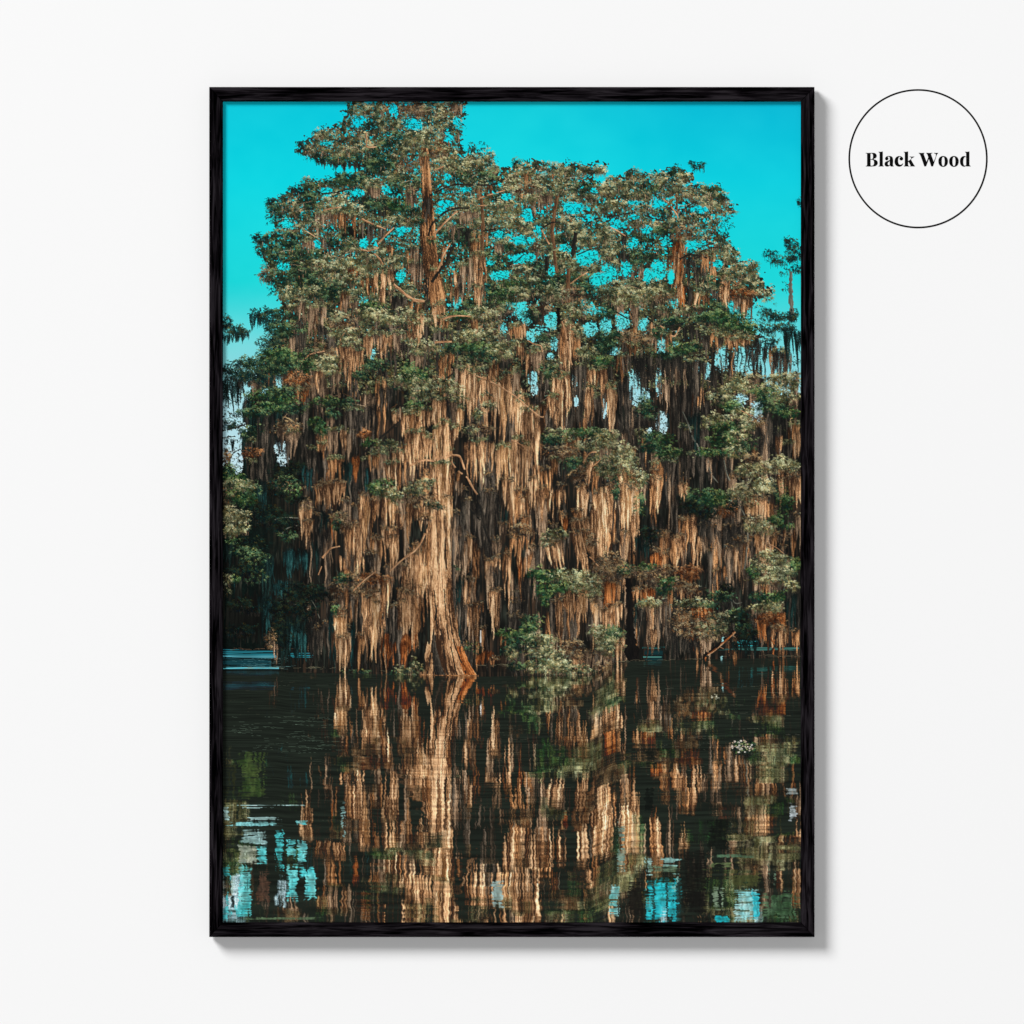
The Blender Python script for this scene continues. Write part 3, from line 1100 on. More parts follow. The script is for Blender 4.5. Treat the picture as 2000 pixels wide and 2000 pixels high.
(1170, 560, 4.83, """
H 700 150 45 55 .8
H 1260 190 40 90 .9
H 220 330 60 90 .9
H 420 360 60 70 .7
H 60 370 50 80 .8
H 480 460 40 50 .8
H 590 560 40 70 .9
H 150 610 50 40 .8
H 1150 680 60 110 1
H 1320 690 60 110 1
H 1400 700 70 120 .9
H 920 760 35 70 1
H 1020 790 35 70 1
H 330 960 55 160 1
H 410 1030 60 70 1
H 560 900 25 120 .9
H 590 1280 50 90 1
H 470 1390 40 60 .8
H 1330 1070 70 60 .8
H 1480 1180 60 90 .9
H 1350 280 60 80 .7
H 1560 640 60 90 .8
H 1480 330 120 60 .3
H 1850 700 40 40 .7
H 720 540 30 30 .5
D 900 430 120 80
D 230 1150 70 280
D 850 1200 140 350
D 950 1780 250 150
D 700 1750 120 150
D 200 1000 50 120
D 1700 1330 150 130
D 1600 1450 60 200
F 250 120 200 60 o
F 100 60 150 60 O
F 500 60 150 60 o
F 620 100 110 50 b
M 780 -20 90 220 R
M 760 -20 60 200 m
M 900 50 50 190 m
M 990 50 90 190 r
M 840 0 70 200 S
M 1200 -20 60 260 m
M 1100 0 80 160 s
M 1340 50 110 330 r
M 1380 120 60 260 m
M 1430 80 40 300 r
M 1300 60 70 200 p
F 1350 60 160 50 r .8
F 1550 100 100 80 o .6
F 1620 80 40 60 o .5
F 1050 200 200 45 G
F 880 210 120 40 b
F 1150 280 240 60 g
F 1000 290 130 50 G
F 1300 360 170 55 g
F 1420 400 70 50 g .8
M 340 160 80 220 p
M 310 160 40 150 p
F 650 230 110 80 O
F 800 220 90 50 O
M 600 200 80 120 p
F 700 330 130 50 G
B k 3 2.5 150 230 230 280 310 330 330 420
B k 3 2 420 260 500 330 600 370 740 360 860 310
F 100 470 150 70 G
F 60 250 80 60 G
F 280 480 100 70 b
F 60 560 90 70 G
M 510 340 100 230 p
M 500 340 50 180 m
M 320 380 60 220 r
F 420 470 100 60 b
F 560 440 80 60 G
M 330 530 130 120 r
B l 3 2 560 360 620 400 700 470 740 420 770 370
M 640 420 90 200 r
M 880 340 220 190 S
M 960 380 130 160 s
F 780 580 140 50 g
F 880 560 90 40 G
M 440 640 300 280 S
M 380 660 120 320 S
M 500 760 60 260 S
M 480 860 24 300 S
M 640 640 200 200 S
F 650 640 150 40 G
M 1080 410 140 220 r
M 1000 420 80 230 s
M 1300 440 270 150 r
M 1250 470 120 120 m
M 1380 470 90 110 m
M 1150 450 90 140 s
M 1080 530 60 640 S
M 1110 740 80 420 S
M 1155 600 14 740 S
M 1200 540 34 340 S
M 1255 560 50 540 s
M 1260 600 26 300 r
M 1330 560 40 280 T
M 1370 560 30 300 T
M 1420 520 60 330 S
M 1480 500 80 490 S
M 1570 560 24 380 S
M 1600 540 130 220 S
M 1640 550 60 370 r
M 1700 580 140 400 s
M 1760 600 80 350 p
M 1690 600 80 260 S
B k 4 2 950 650 1020 700 1100 760 1160 810
F 1600 240 90 40 d .8
B w 9 10 1805 -20 1810 120 1818 330
F 1820 260 50 70 d
F 1700 280 130 45 d
F 1760 380 120 40 d
F 1600 400 90 50 d .8
F 1620 500 80 50 d .8
F 1520 220 50 30 d .6
M 1800 400 170 320 T
M 1870 420 60 330 T
M 1750 430 60 230 T
F 1280 900 120 60 o
F 1200 970 110 50 o
F 1400 950 130 60 o
F 1440 850 90 40 O .8
F 1600 950 150 60 o
F 1800 900 120 80 o
F 1700 860 130 50 o
F 1750 1030 150 60 o
F 1550 1000 130 60 g
F 1150 1050 150 70 O
F 1250 1120 130 60 g
F 1350 1190 130 60 o
F 1100 1250 150 70 o
F 1200 1330 150 70 g
F 1650 1130 190 60 G
F 1560 1060 80 50 G
F 1780 1190 120 50 g
F 1300 1400 130 60 o
F 1150 1450 150 70 g
F 1300 1550 130 70 o
F 1400 1300 110 70 O
F 1500 1260 70 60 b
F 1420 1480 90 70 G
F 1050 1560 180 50 g
B n 3 3 1420 1140 1430 1190 1440 1260
B k 3 3 1290 1010 1350 1090 1400 1180
B k 2.5 2 1250 1230 1310 1280 1350 1350
B l 1.5 1.5 1340 1170 1400 1200 1450 1220
F 440 1080 70 60 G .8
F 490 1180 80 70 G .8
F 400 1170 80 50 G .7
B k 2.5 2 310 1180 400 1200 470 1280 540 1390
B k 2 1.5 290 1160 340 1100
M 830 660 360 420 S
M 760 640 130 500 S
M 820 900 280 700 S
M 900 950 160 500 S
M 760 880 120 520 s
M 900 660 200 400 s
M 810 740 24 480 p
M 790 860 40 380 s
M 900 1000 50 240 r
M 970 930 34 290 m
M 730 760 40 350 p
M 600 860 80 340 p
M 640 900 40 330 p
M 650 1180 40 260 T
M 560 1150 40 300 s
M 900 1200 120 380 T
M 820 1300 140 300 s
B w 2.5 2.5 790 1180 840 1300 880 1420 930 1500 950 1600
M 40 740 70 420 m
M 110 930 100 450 m
M 120 950 50 400 m
M 60 1000 40 200 s
M 240 820 140 720 S
M 220 620 90 300 r
M 250 640 60 230 s
M 270 1000 60 500 s
M 330 1520 50 170 r
M 425 1290 40 440 r
M 440 1240 16 260 S
F 400 1380 60 60 O .8
F 580 1440 130 60 g
F 520 1400 90 40 G
F 650 1560 140 60 g
F 480 1510 110 60 G
M 560 1640 140 320 r
M 520 1700 80 260 r
M 640 1600 100 250 s
M 800 1780 90 170 r
M 760 1570 260 380 S
M 700 1620 80 280 s
M 1000 1580 210 380 S
M 1120 1600 220 350 S
M 870 1540 90 340 s
M 1040 1620 60 250 p
B w 2 2 1030 1640 1040 1720 1080 1800 1120 1850
B w 2 2 1180 1640 1200 1740 1230 1830
M 1650 1220 190 400 S
M 1500 1350 140 390 S
M 1450 1400 60 350 S
M 1470 1500 60 180 r
M 1840 1280 110 280 r
M 1860 1350 60 280 m
M 1690 1400 60 270 m
M 1620 1450 60 200 s
M 1780 1450 100 220 s
F 1560 1700 150 70 y .9
F 1700 1640 90 60 o
F 1400 1720 120 80 o
F 1800 1690 120 70 o
F 1450 1620 80 50 b
M 1720 1740 70 200 m
M 1850 1740 130 200 m
F 150 1540 180 90 y .9
F 60 1440 110 80 o
F 200 1720 150 90 o
F 280 1620 90 60 o
F 80 1650 120 80 O
M 280 1720 110 230 r
M 60 1480 100 220 p
M 190 1760 80 180 m
F 380 1820 90 90 o
"""),
(430, 930, 4.83, """
D 250 1300 260 280
D 250 900 200 150
D 650 1100 250 450
D 1150 1000 160 70
D 1540 320 45 90
D 1850 500 90 220
D 1400 1700 220 100
D 900 1650 150 150
D 1650 1300 60 400
D 1200 1500 60 300
D 1000 900 100 150
D 1350 900 120 80
F 130 100 150 80 O
F 60 180 80 90 b
F 200 180 150 80 g
F 250 230 120 60 g
F 330 130 90 60 G
F 320 300 80 120 k
F 100 360 80 100 y
F 220 380 70 70 y
F 180 490 110 60 o
F 100 520 80 50 o
F 170 620 100 40 g .7
M 70 620 90 340 T
M 130 780 16 500 t
F 280 640 160 80 k
F 250 720 140 60 G .7
F 330 800 150 100 G .6
F 200 900 150 80 k
F 350 950 100 80 G .6
F 60 980 50 50 O
F 150 965 45 35 g
F 60 1080 50 30 O .6
F 200 1450 160 60 k
F 280 1250 120 40 k
F 180 1200 130 60 k
M 400 30 100 340 T
M 410 120 60 200 t
M 380 330 60 150 T
F 550 100 100 120 k
F 620 60 120 70 G
F 700 140 80 60 g .6
F 700 210 100 50 k
F 500 380 200 100 k
F 650 460 130 100 k
F 640 560 110 60 G .6
B w 1.5 1.5 520 410 600 390 740 395
B w 1.5 1 590 540 640 490 730 465
M 430 850 100 450 T
M 470 730 70 450 T
M 490 760 40 350 t
M 680 690 160 330 t
M 650 700 80 280 t
M 570 990 130 210 t
M 560 980 60 240 t
M 790 680 130 340 T
M 800 700 60 300 t
M 440 1130 140 360 t
M 470 1180 80 330 t
M 410 1060 50 300 T
F 600 1250 160 100 k
F 750 1100 180 110 k
F 900 1100 120 80 k
F 800 1250 130 100 k
B w 1.5 1 700 1210 740 1210 775 1190
B w 1 1 860 1160 900 1230 940 1340
F 600 1480 160 170 k
M 650 1350 200 430 T
M 740 1300 240 490 T
M 780 1450 90 330 t
M 720 1550 70 250 t
M 860 1350 110 420 S
M 920 1400 80 350 s
M 690 1400 60 250 t
F 480 1530 50 90 b .8
M 530 1540 34 260 p
M 510 1500 30 200 p
M 600 1560 60 240 T
M 920 80 70 230 r
M 960 90 80 210 m
M 1050 50 260 260 m
M 1120 40 100 260 m
M 1000 320 190 280 S
M 960 330 110 260 T
M 900 330 70 260 s
M 1070 330 44 340 r
M 1060 380 30 250 R
M 810 220 80 200 p
M 810 280 110 300 m
M 830 400 80 260 m
M 855 550 34 480 p
M 900 580 60 350 T
M 950 560 60 250 S
M 1010 500 60 180 s
F 1130 380 100 60 b
F 1100 450 50 70 G
F 1190 480 70 40 b
M 1230 440 100 480 m
M 1260 470 60 420 r
M 1170 760 60 260 m
M 1180 860 60 220 r
M 1300 410 80 560 m
M 1370 190 110 600 m
M 1380 250 60 480 M
M 1350 150 80 300 m
M 1490 190 110 280 m
M 1540 400 60 180 p
M 1600 90 150 420 m
M 1620 120 70 350 M
M 1560 480 70 260 m
M 1620 470 120 400 m
M 1640 550 70 270 m
M 1480 560 90 300 r
M 1420 700 120 200 s
M 1770 240 80 340 r
M 1790 300 50 300 m
M 1700 330 80 300 m
M 1720 200 60 200 p
M 1450 230 60 250 r
B l 4 3 1935 540 1900 620 1840 700 1750 765 1660 840 1600 900
M 1880 620 130 480 m
M 1840 700 140 560 m
M 1900 800 80 380 M
M 1740 820 90 330 m
M 1690 830 60 150 p
M 1780 1040 190 560 m
M 1750 1060 100 520 m
M 1830 1000 110 540 m
M 1710 1150 80 440 m
M 1850 1200 90 350 r
F 1350 950 150 70 b
F 1450 960 150 60 r .8
F 1250 1000 110 60 b
F 1100 1060 60 100 b
F 1150 960 90 50 G
B l 4 2 970 770 1010 720 1050 680 1130 660
B l 1.5 1 930 930 950 880 960 850
B l 3 2 1260 1080 1330 1010 1400 950 1490 880
F 1290 1080 60 90 b .8
M 1140 1160 60 180 p
M 1060 1200 60 560 T
M 1040 1260 30 420 t
M 1230 1350 90 470 T
M 1240 1400 50 350 t
M 1190 1280 30 300 s
F 1090 1250 40 60 g
M 1140 1250 100 380 m
M 1150 1400 140 460 m
M 1130 1300 90 420 M
M 1160 1500 120 340 m
M 1380 1070 70 380 m
M 1440 1050 200 600 m
M 1420 1100 120 560 m
M 1500 1300 110 520 m
M 1470 1150 70 520 M
M 1560 950 80 440 r
M 1560 980 50 380 m
M 1570 1480 70 300 R
M 1620 1560 50 180 R
M 1290 1230 34 290 p
M 1640 1180 70 600 s
M 1610 1300 50 500 S
M 1690 1400 60 350 s
M 1540 1400 40 280 T
M 1780 1480 130 300 R
M 1740 1560 80 220 R
F 1550 60 90 40 g
F 1480 120 70 45 g
F 1570 150 130 60 o
F 1650 200 60 60 o
F 1800 140 80 50 O
F 1850 190 90 60 b
"""),
(800, 930, 4.83, """
D 130 1200 40 230
D 500 900 60 280
D 1000 800 170 220
D 1450 400 60 200
D 700 1400 80 200
D 950 1300 120 250
D 1150 1000 100 150
D 620 1650 120 90
D 1350 1250 60 250
D 1800 350 40 200
D 700 150 60 200
D 1000 1620 120 120
D 60 1550 80 130
F 60 130 80 60 O
M 80 270 70 210 m
M 130 290 60 220 m
M 60 680 140 480 m
M 30 1080 100 450 m
M 100 1100 60 400 r
M 540 180 70 650 s
M 500 220 60 500 S
M 620 260 60 400 s
M 560 550 80 420 m
M 630 600 40 350 r
M 460 450 60 350 p
M 450 780 46 290 p
M 470 550 50 250 s
M 570 930 90 640 p
M 550 1000 60 500 m
M 600 1200 100 380 m
M 650 1180 80 220 r
M 470 900 60 700 T
M 500 1150 60 450 s
M 730 80 170 740 S
M 760 100 100 600 s
M 690 300 60 500 s
M 840 200 60 450 s
M 880 250 70 400 T
B k 6 5 640 220 680 330 700 450 760 620 830 760
B k 4 4 560 300 640 380 700 470
M 820 590 70 240 p
M 880 430 80 200 p
M 740 770 70 240 m
M 820 740 70 180 m
M 760 830 60 430 p
M 830 800 50 400 s
M 800 1040 100 440 m
M 790 1100 60 380 m
M 860 1080 30 360 s
M 870 180 34 450 p
M 960 80 70 400 m
M 930 0 110 380 m
M 1050 100 110 420 r
M 1060 180 70 330 m
M 1130 80 40 400 m
M 1170 0 80 260 m
M 1090 350 80 350 r
M 920 690 70 590 r
M 930 750 40 460 m
M 1030 680 50 560 r
M 1040 720 30 420 R
M 1110 700 60 350 r
F 1040 510 120 60 b
M 1000 550 110 330 r
M 1250 80 90 380 r
M 1230 120 60 300 m
M 1340 120 30 400 m
M 1390 130 60 200 r
M 1440 110 60 220 m
M 1450 330 70 220 r
M 1470 400 60 150 R
F 1400 540 100 45 o
F 1300 600 60 80 O
M 1370 590 110 300 m .25
M 1340 640 80 260 m .2
M 1440 590 34 230 p
M 1620 80 90 420 m
M 1640 120 60 380 m
M 1580 300 110 300 r
M 1600 380 150 500 m .18
M 1570 500 100 400 m .15
M 1660 500 80 380 r .3
B l 2.5 2 1650 730 1720 780 1780 850
M 1800 230 170 650 m
M 1760 260 90 560 m
M 1850 280 70 520 m
M 1790 120 110 300 m
M 1900 500 60 280 r
F 1720 600 70 60 b
F 1880 780 80 80 b
F 1840 900 110 110 b
F 1200 910 90 60 g
F 1310 930 150 60 g
F 1500 930 200 60 o
F 1650 960 150 70 o
F 1450 1040 140 60 g
F 1600 1040 140 60 o
F 1750 1030 70 100 y
F 1280 1080 100 90 g
F 1290 1170 40 50 g
F 1680 1100 120 50 o
M 1410 1110 80 580 m
M 1400 1130 40 500 r
M 1500 1100 110 380 r
M 1520 1080 60 320 m
M 1600 1060 130 380 m
M 1640 1080 60 330 M
M 1760 1130 120 460 p
M 1740 1170 80 400 M
M 1340 1150 70 380 s
M 1470 1250 60 350 s
M 1700 1250 60 330 s
F 1150 1370 100 90 G
F 1120 1440 90 60 g
F 930 1480 110 45 g
F 1230 1540 150 70 o
F 1200 1640 150 70 O
F 920 1600 70 80 G
F 960 1670 60 70 O
M 880 1490 60 170 r
M 730 1650 120 120 R
M 800 1700 90 80 r
M 660 1680 60 100 R
F 1050 1560 130 90 G
F 1340 1690 150 80 O
F 1250 1770 110 50 G
F 1430 1780 150 70 o
F 1320 1830 110 50 O
F 1530 1600 110 70 b
F 1850 1600 100 130 O
F 1870 1480 80 70 G
F 1780 1450 90 50 o
F 1600 1690 110 60 b
M 1600 1690 110 240 m
M 1560 1720 60 200 m
M 1690 1650 70 230 p
M 1840 1700 140 240 p
M 1770 1640 70 200 s
F 600 1620 100 50 G .6
"""),
(1170, 930, 4.83, """
D 430 400 70 230
D 800 500 90 320
D 1050 750 130 200
D 850 200 90 150
D 700 1600 140 120
D 1250 1200 140 200
D 300 1400 60 350
D 1850 1250 60 250
D 1750 500 70 200
D 1050 1000 120 150
D 600 400 80 100
F 950 200 200 80 G
F 1100 180 150 60 g
F 900 280 130 60 k
F 1000 330 150 80 k
F 1200 330 90 60 r .8
F 1080 240 130 50 g
F 1250 250 60 110 k
M 50 80 120 830 m
M 30 120 60 720 M
M 110 50 70 450 m
M 140 300 40 320 r
M 160 100 50 300 k
F 160 100 40 130 G
F 380 250 60 120 G
M 280 40 170 660 m
M 260 60 80 600 M
M 320 80 80 540 M
M 240 500 90 540 m
M 230 600 50 460 p
M 335 350 60 460 m
M 245 980 30 460 p
M 300 700 50 280 r
M 530 -10 120 420 r
M 540 0 70 380 m
M 500 60 60 330 r
M 790 60 70 160 m
M 400 560 130 280 T
M 420 640 60 180 T
F 480 560 100 80 k
M 630 500 90 400 m
M 600 540 70 320 r
M 590 690 140 200 r
M 540 730 80 150 R
M 740 540 110 320 m
M 700 600 60 230 r
M 760 600 40 250 m
M 890 370 60 500 m
M 880 420 40 430 m
M 940 570 50 350 m
M 990 560 60 240 p
M 1030 430 170 240 s
M 1000 420 120 180 S
M 1090 440 30 460 r
M 1130 500 60 180 s
M 1300 440 220 460 s
M 1280 430 160 400 S
M 1330 550 120 400 s
M 1250 640 110 420 p
M 1300 680 60 350 m
M 1380 590 80 450 p
M 1370 650 50 360 r
M 1220 750 50 300 s
M 1170 850 60 250 r
B w 2 2 1290 180 1320 270 1370 370 1400 500 1390 700 1370 880
B w 2 2 1200 950 1230 1050 1240 1150 1260 1240
B w 2 1.5 1260 1170 1290 1200 1350 1190
F 1350 150 120 100 y
F 1550 80 150 80 y
F 1450 230 60 60 o
M 1460 180 140 250 m
M 1420 250 90 200 M
M 1540 200 100 260 m
M 1620 250 60 300 r
F 1480 450 110 90 y
F 1580 500 90 50 o
F 1440 400 80 50 b
M 1530 540 140 260 m
M 1490 560 60 230 r
M 1580 640 110 320 m
M 1550 600 60 340 m
M 1620 520 80 200 p
F 1720 150 60 90 G
M 1720 20 70 280 m
M 1840 -10 130 290 m
M 1870 0 60 270 m
F 1750 240 80 80 g
F 1700 400 120 50 g
F 1760 460 70 40 g
F 1720 550 80 40 b
M 1650 540 70 190 r
M 1740 480 34 230 m
M 1830 520 60 260 r
M 1780 350 110 150 S
B l 2 1.5 1600 640 1680 680 1740 730
F 1700 780 130 60 o
F 1600 740 110 50 o
F 1500 850 100 80 O
F 1750 900 130 70 O
F 1850 830 60 60 g
F 1640 880 110 50 o
F 1600 980 170 50 o
F 1820 1030 80 50 o
F 1450 900 50 60 g
M 1500 1000 70 180 p
M 1560 1010 80 120 r
M 1640 1000 90 110 p
F 1600 1150 130 60 g
F 1500 1130 90 50 G
F 1550 1230 150 50 o
F 1660 1230 80 50 o
F 1700 1120 60 40 g
M 1840 1070 160 470 S
M 1820 1100 80 380 T
M 1730 1190 34 120 p
M 1620 1290 240 330 R
M 1700 1290 90 230 R
M 1550 1300 90 250 R
F 1600 1340 130 50 r
M 1600 1400 60 260 S
M 1690 1400 150 260 m
M 1720 1420 70 250 m
M 1800 1450 90 210 r
M 1870 1450 60 230 r
B k 5 4 1680 1400 1670 1500 1660 1580 1620 1660
B r 3 3 1620 1520 1650 1600 1640 1680
F 100 810 180 70 b
F 60 890 100 60 b
F 350 900 190 60 b
F 450 850 90 45 g
F 250 870 80 50 G
F 600 880 150 60 b
F 650 990 90 50 g
F 620 1060 80 80 G
F 480 950 130 60 b
M 120 980 160 340 r
M 100 1000 90 300 R
M 60 1240 110 290 m
M 160 1200 130 320 m
M 140 1260 60 260 r
M 190 1480 90 300 m
M 420 1040 220 190 r
M 480 1060 90 200 R
M 350 1200 130 380 T
M 390 1240 60 300 s
M 480 1140 70 520 m
M 470 1200 40 450 p
F 470 1190 130 50 o
M 510 1440 60 160 m
M 560 1240 70 390 p
M 640 1140 130 350 s
M 600 1180 50 320 p
M 680 1080 60 220 r
B q 14 16 275 960 285 1150 290 1400
B q 16 36 290 1380 300 1560 325 1760
M 250 1240 30 220 p
F 70 1500 130 90 o
F 150 1470 90 60 G
F 90 1600 120 80 O
M 180 1560 70 230 m
M 60 1640 110 150 p
M 850 870 140 160 R
F 850 900 110 70 r
M 820 1000 160 210 r
M 790 1020 70 180 m
F 760 1020 90 60 b
F 900 1070 90 50 b
F 900 1190 200 45 O
F 1050 1210 100 40 G
F 950 1350 250 110 b
M 970 1240 180 110 R
M 1000 1240 90 90 R
F 800 1370 110 60 b
M 800 1290 80 130 r
F 850 1440 150 70 b
F 1050 1450 190 80 O
F 950 1500 200 60 b
M 870 1420 34 200 R
M 940 1580 70 120 r
M 760 1500 130 200 S
M 860 1540 160 160 S
F 1150 1340 120 60 O
F 1300 1350 130 90 k
F 1290 1300 90 60 G
F 1150 1130 140 60 G
F 1200 1060 80 50 k
F 1400 1480 110 110 k
F 1350 1420 90 50 G
M 1240 1380 60 280 s
M 1420 1540 120 200 T
M 1470 1530 60 130 t
M 1300 1560 120 120 T
"""),
]

# upper outline of the trees against the sky, left to right (sheet px)
CROWN = [400,930, 440,905, 462,895, 480,800, 500,730, 525,680, 540,640, 556,610, 552,590, 545,575, 530,555, 512,540, 518,505, 500,495, 497,468, 540,455,
 525,425, 523,392, 550,384, 572,368, 600,348, 640,350, 690,338, 715,338, 690,326, 612,314, 585,296, 583,280, 610,262, 630,248,
 660,240, 676,218, 682,199, 908,199, 903,230, 900,262, 906,290, 925,300, 955,300, 965,325, 977,335, 980,330, 1000,320, 1012,308,
 1020,318, 1050,316, 1075,324, 1095,318, 1155,324, 1172,316, 1182,330, 1160,350, 1175,362, 1190,348, 1222,334, 1242,334, 1262,343,
 1290,334, 1318,322, 1345,332, 1355,352, 1378,366, 1400,362, 1420,390, 1435,408, 1432,416, 1415,424, 1417,465, 1434,485, 1436,500,
 1455,520, 1468,512, 1482,535, 1490,548, 1505,560, 1500,575, 1470,585, 1462,630, 1480,650, 1478,720, 1500,770, 1600,770, 1600,1340, 400,1340]

def fillpoly(P, fn, x0=None, y0=None, x1=None, y1=None):
    P = np.array(P, float).reshape(-1, 2)
    xa, ya = P.min(0); xb, yb = P.max(0)
    X, Y = np.meshgrid(np.arange(xa, xb, .5)+.01, np.arange(ya, yb, .5)+.01)
    m = poly_mask(P, X+24*(vnoise(X/9, Y/7, 51)-.5)+9*(vnoise(X/2.5, Y/2.5, 52)-.5), Y+16*(vnoise(X/9, Y/7, 53)-.5)+9*(vnoise(X/2.5, Y/2.5, 54)-.5)); X = X[m]; Y = Y[m]
    c, k = fn(X, Y)
    splat(X[k], Y[k], c[k].astype(np.float32))

def underpaint(X, Y):
    n = .5*vnoise(X/5, Y/5, 31)+.5*vnoise(X/2.2, Y/2.2, 32); v = vnoise(X/2.5, Y/30, 33); big = fnoise(X/60, Y/60, 35)
    s = np.clip((Y-430)/350, 0, 1)[:,None]            # needles up, moss curtains down
    up = C(16,22,18)+(C(74,70,50)-C(16,22,18))*np.clip(n*2.4-1.0,0,1)[:,None]
    dn = C(24,25,22)+(C(66,50,38)-C(24,25,22))*np.clip(v*2.2-1.0,0,1)[:,None]
    c = (up*(1-s)+dn*s)*(.7+.6*big)[:,None]
    k = n > .44*np.clip((800-Y)/350, 0, 1)+.14*np.clip((580-X)/60, 0, 1)*np.clip((880-Y)/60, 0, 1)
    lft = np.clip((600-X)/110, 0, 1)*np.clip((Y-700)/100, 0, 1)
    c = c*(1-lft[:,None])+C(8,20,17)*(.5+.8*n)[:,None]*lft[:,None]
    return c, k

def scatter_needles():
    """thin needles through the whole crown, behind the clumps"""
    n = 90000
    X = rng.uniform(440, 1560, n); Y = rng.uniform(199, 760, n)
    m = np.ones(n, bool)
    for dx, dy in ((0,0), (7,0), (-7,0), (0,-7), (0,8)): m &= poly_mask(CROWN, X+dx, Y+dy)
    m &= fnoise(X/16, Y/10, 61) > np.where(X > 970, .46, .40)
    X = X[m]; Y = Y[m]
    zone = fnoise(X/45, Y/28, 63)+rng.normal(0,.06,len(X))+.12*np.clip((600-X)/160,-1,1)*-1
    li = .30+.8*(fnoise(X/15, Y/8, 62)-.5)+rng.normal(0,.14,len(X))
    for pal, lo, hi in (('G',-9,.44),('b',.44,.50),('O',.50,.60),('o',.60,9)):
        k = (zone >= lo) & (zone < hi)
        sprigs(X[k], Y[k], li[k], pal)

def scatter_moss():
    """moss hanging everywhere under the crown, behind the traced curtains"""
    n = 420
    for i in range(n):
        y = 560+720*rng.uniform()**.9; x = rng.uniform(440, 1562)
        dpt = y < 690 and (x < 560 or x > 1230)
        if dpt or (x < 600 and y > 900): continue
        if x < 560: p = 'ST'[int(rng.integers(2))]
        elif x > 1190 and y < 1000: p = 'SSsp'[int(rng.integers(4))]
        elif x < 720 and y < 900: p = 'SSsp'[int(rng.integers(4))]
        else: p = 'SsrsSpsS'[int(rng.integers(8))]
        M(x, y, rng.uniform(8, 22), min(rng.uniform(70, 170), 1318-y), p)

def crown_threads():
    """wisps of moss and bare twigs all through the crown"""
    n = 8500
    X = rng.uniform(440, 1560, n); Y = rng.uniform(205, 800, n)
    m = np.ones(n, bool)
    for dx, dy in ((0,0), (9,0), (-9,0), (0,-9)): m &= poly_mask(CROWN, X+dx, Y+dy)
    z = fnoise(X/22, Y/14, 65)
    m &= z > .46
    hz = (X > 985) & (X < 1240) & (Y > 380) & (Y < 720)
    m &= ~(hz & (rng.uniform(0,1,n) < .6))
    X = X[m]; Y = Y[m]; q = rng.uniform(0, 1, len(X))+.25*(fnoise(X/60, Y/40, 66)-.5)
    ln = rng.uniform(3, 10, len(X))+np.where(rng.uniform(0,1,len(X)) < .12, 14, 0)
    for pal, lo, hi in (('S',-9,.34),('s',.34,.50),('r',.50,.72),('p',.72,9)):
        k = (q >= lo) & (q < hi)
        threads(X[k], Y[k], ln[k], pal, rng.uniform(.1, .95, k.sum()))
    for i in range(420):
        j = int(rng.integers(len(X))); L = rng.uniform(8, 30); a = rng.uniform(-.7, .5)+(np.pi if rng.uniform() < .5 else 0)
        t = np.linspace(0, 1, int(L*3))
        px = X[j]+np.cos(a)*L*t+3*(vnoise(t*L/6+i, t*0, 67)-.5); py = Y[j]+np.sin(a)*L*t+3*t*t+3*(vnoise(t*L/6+i, t*0+5, 67)-.5)
        cc = ((178,146,114),(210,186,150),(30,28,24),(24,22,20),(120,84,54))[int(rng.integers(5))]
        splat(px, py, np.tile(np.array(cc, np.float32), (len(t), 1)))

def run_features():
    for (ox, oy, f, txt) in TILES:
        for line in txt.split('\n'):
            if line[:1] in 'HD' and line: draw(line.split(), ox, oy, f)
    scatter_needles(); scatter_moss(); paint_shore_back()
    for (ox, oy, f, txt) in TILES:            # the gaps again, over the scattered needles, a little smaller
        for line in txt.split('\n'):
            if line[:1] == 'H': draw(line.split(), ox, oy, f, .9)
    for i, (ox, oy, f, txt) in enumerate(TILES):
        if i == 2: upper_trunk()
        if i == 3:
            crown_threads()
            for (qx, qy, qf, qt) in TILES[:3]:
                for line in qt.split('\n'):
                    if line[:1] == 'H': draw(line.split(), qx, qy, qf, .78)
            for (qx, qy, qf, qt) in TILES[:3]:        # the limbs again, in front of part of their leaves
                for line in qt.split('\n'):
                    if line[:1] == 'B': draw(line.split(), qx, qy, qf)
        if i == 4: lower_trunk()
        for line in txt.split('\n'):
            if line and line[0] not in 'HD': draw(line.split(), ox, oy, f)
    for i, (ox, oy, f, txt) in enumerate(TILES):      # sprays of needles in front of the curtains
        for line in txt.split('\n'):
            a = line.split()
            if not a or a[0] != 'F': continue
            x, y = float(a[1])/f+ox, float(a[2])/f+oy
            if y > 610 and not (abs(x-862) < 26 and y > 985): F(x, y, float(a[3])/f*.95, float(a[4])/f*.95, a[5], .62)
    for (ox, oy, f, txt) in TILES[4:]:
        for line in txt.split('\n'):
            if line[:3] == 'B l' or line[:3] == 'B r': draw(line.split(), ox, oy, f)

def draw(a, ox, oy, f, sc=1.0):
    K = a[0]
    if K == 'B':
        v = np.array([float(q) for q in a[4:]]).reshape(-1, 2)/f+np.array([ox, oy])
        B(a[1], float(a[2]), float(a[3]), v); return
    x, y = float(a[1])/f+ox, float(a[2])/f+oy
    w, h = float(a[3])/f*sc, float(a[4])/f*sc
    if K == 'F': F(x, y, w, h, a[5], float(a[6]) if len(a) > 6 else 1.0)
    elif K == 'M':
        if a[5] == 'k': a[5] = 'S'
        M(x, y, w, h, a[5], float(a[6]) if len(a) > 6 else 0.0)
    elif K in 'Dd': D(x, y, w, h)
    elif K in 'Hh': Hs(x, y, w, h, float(a[5]) if len(a) > 5 else .8)

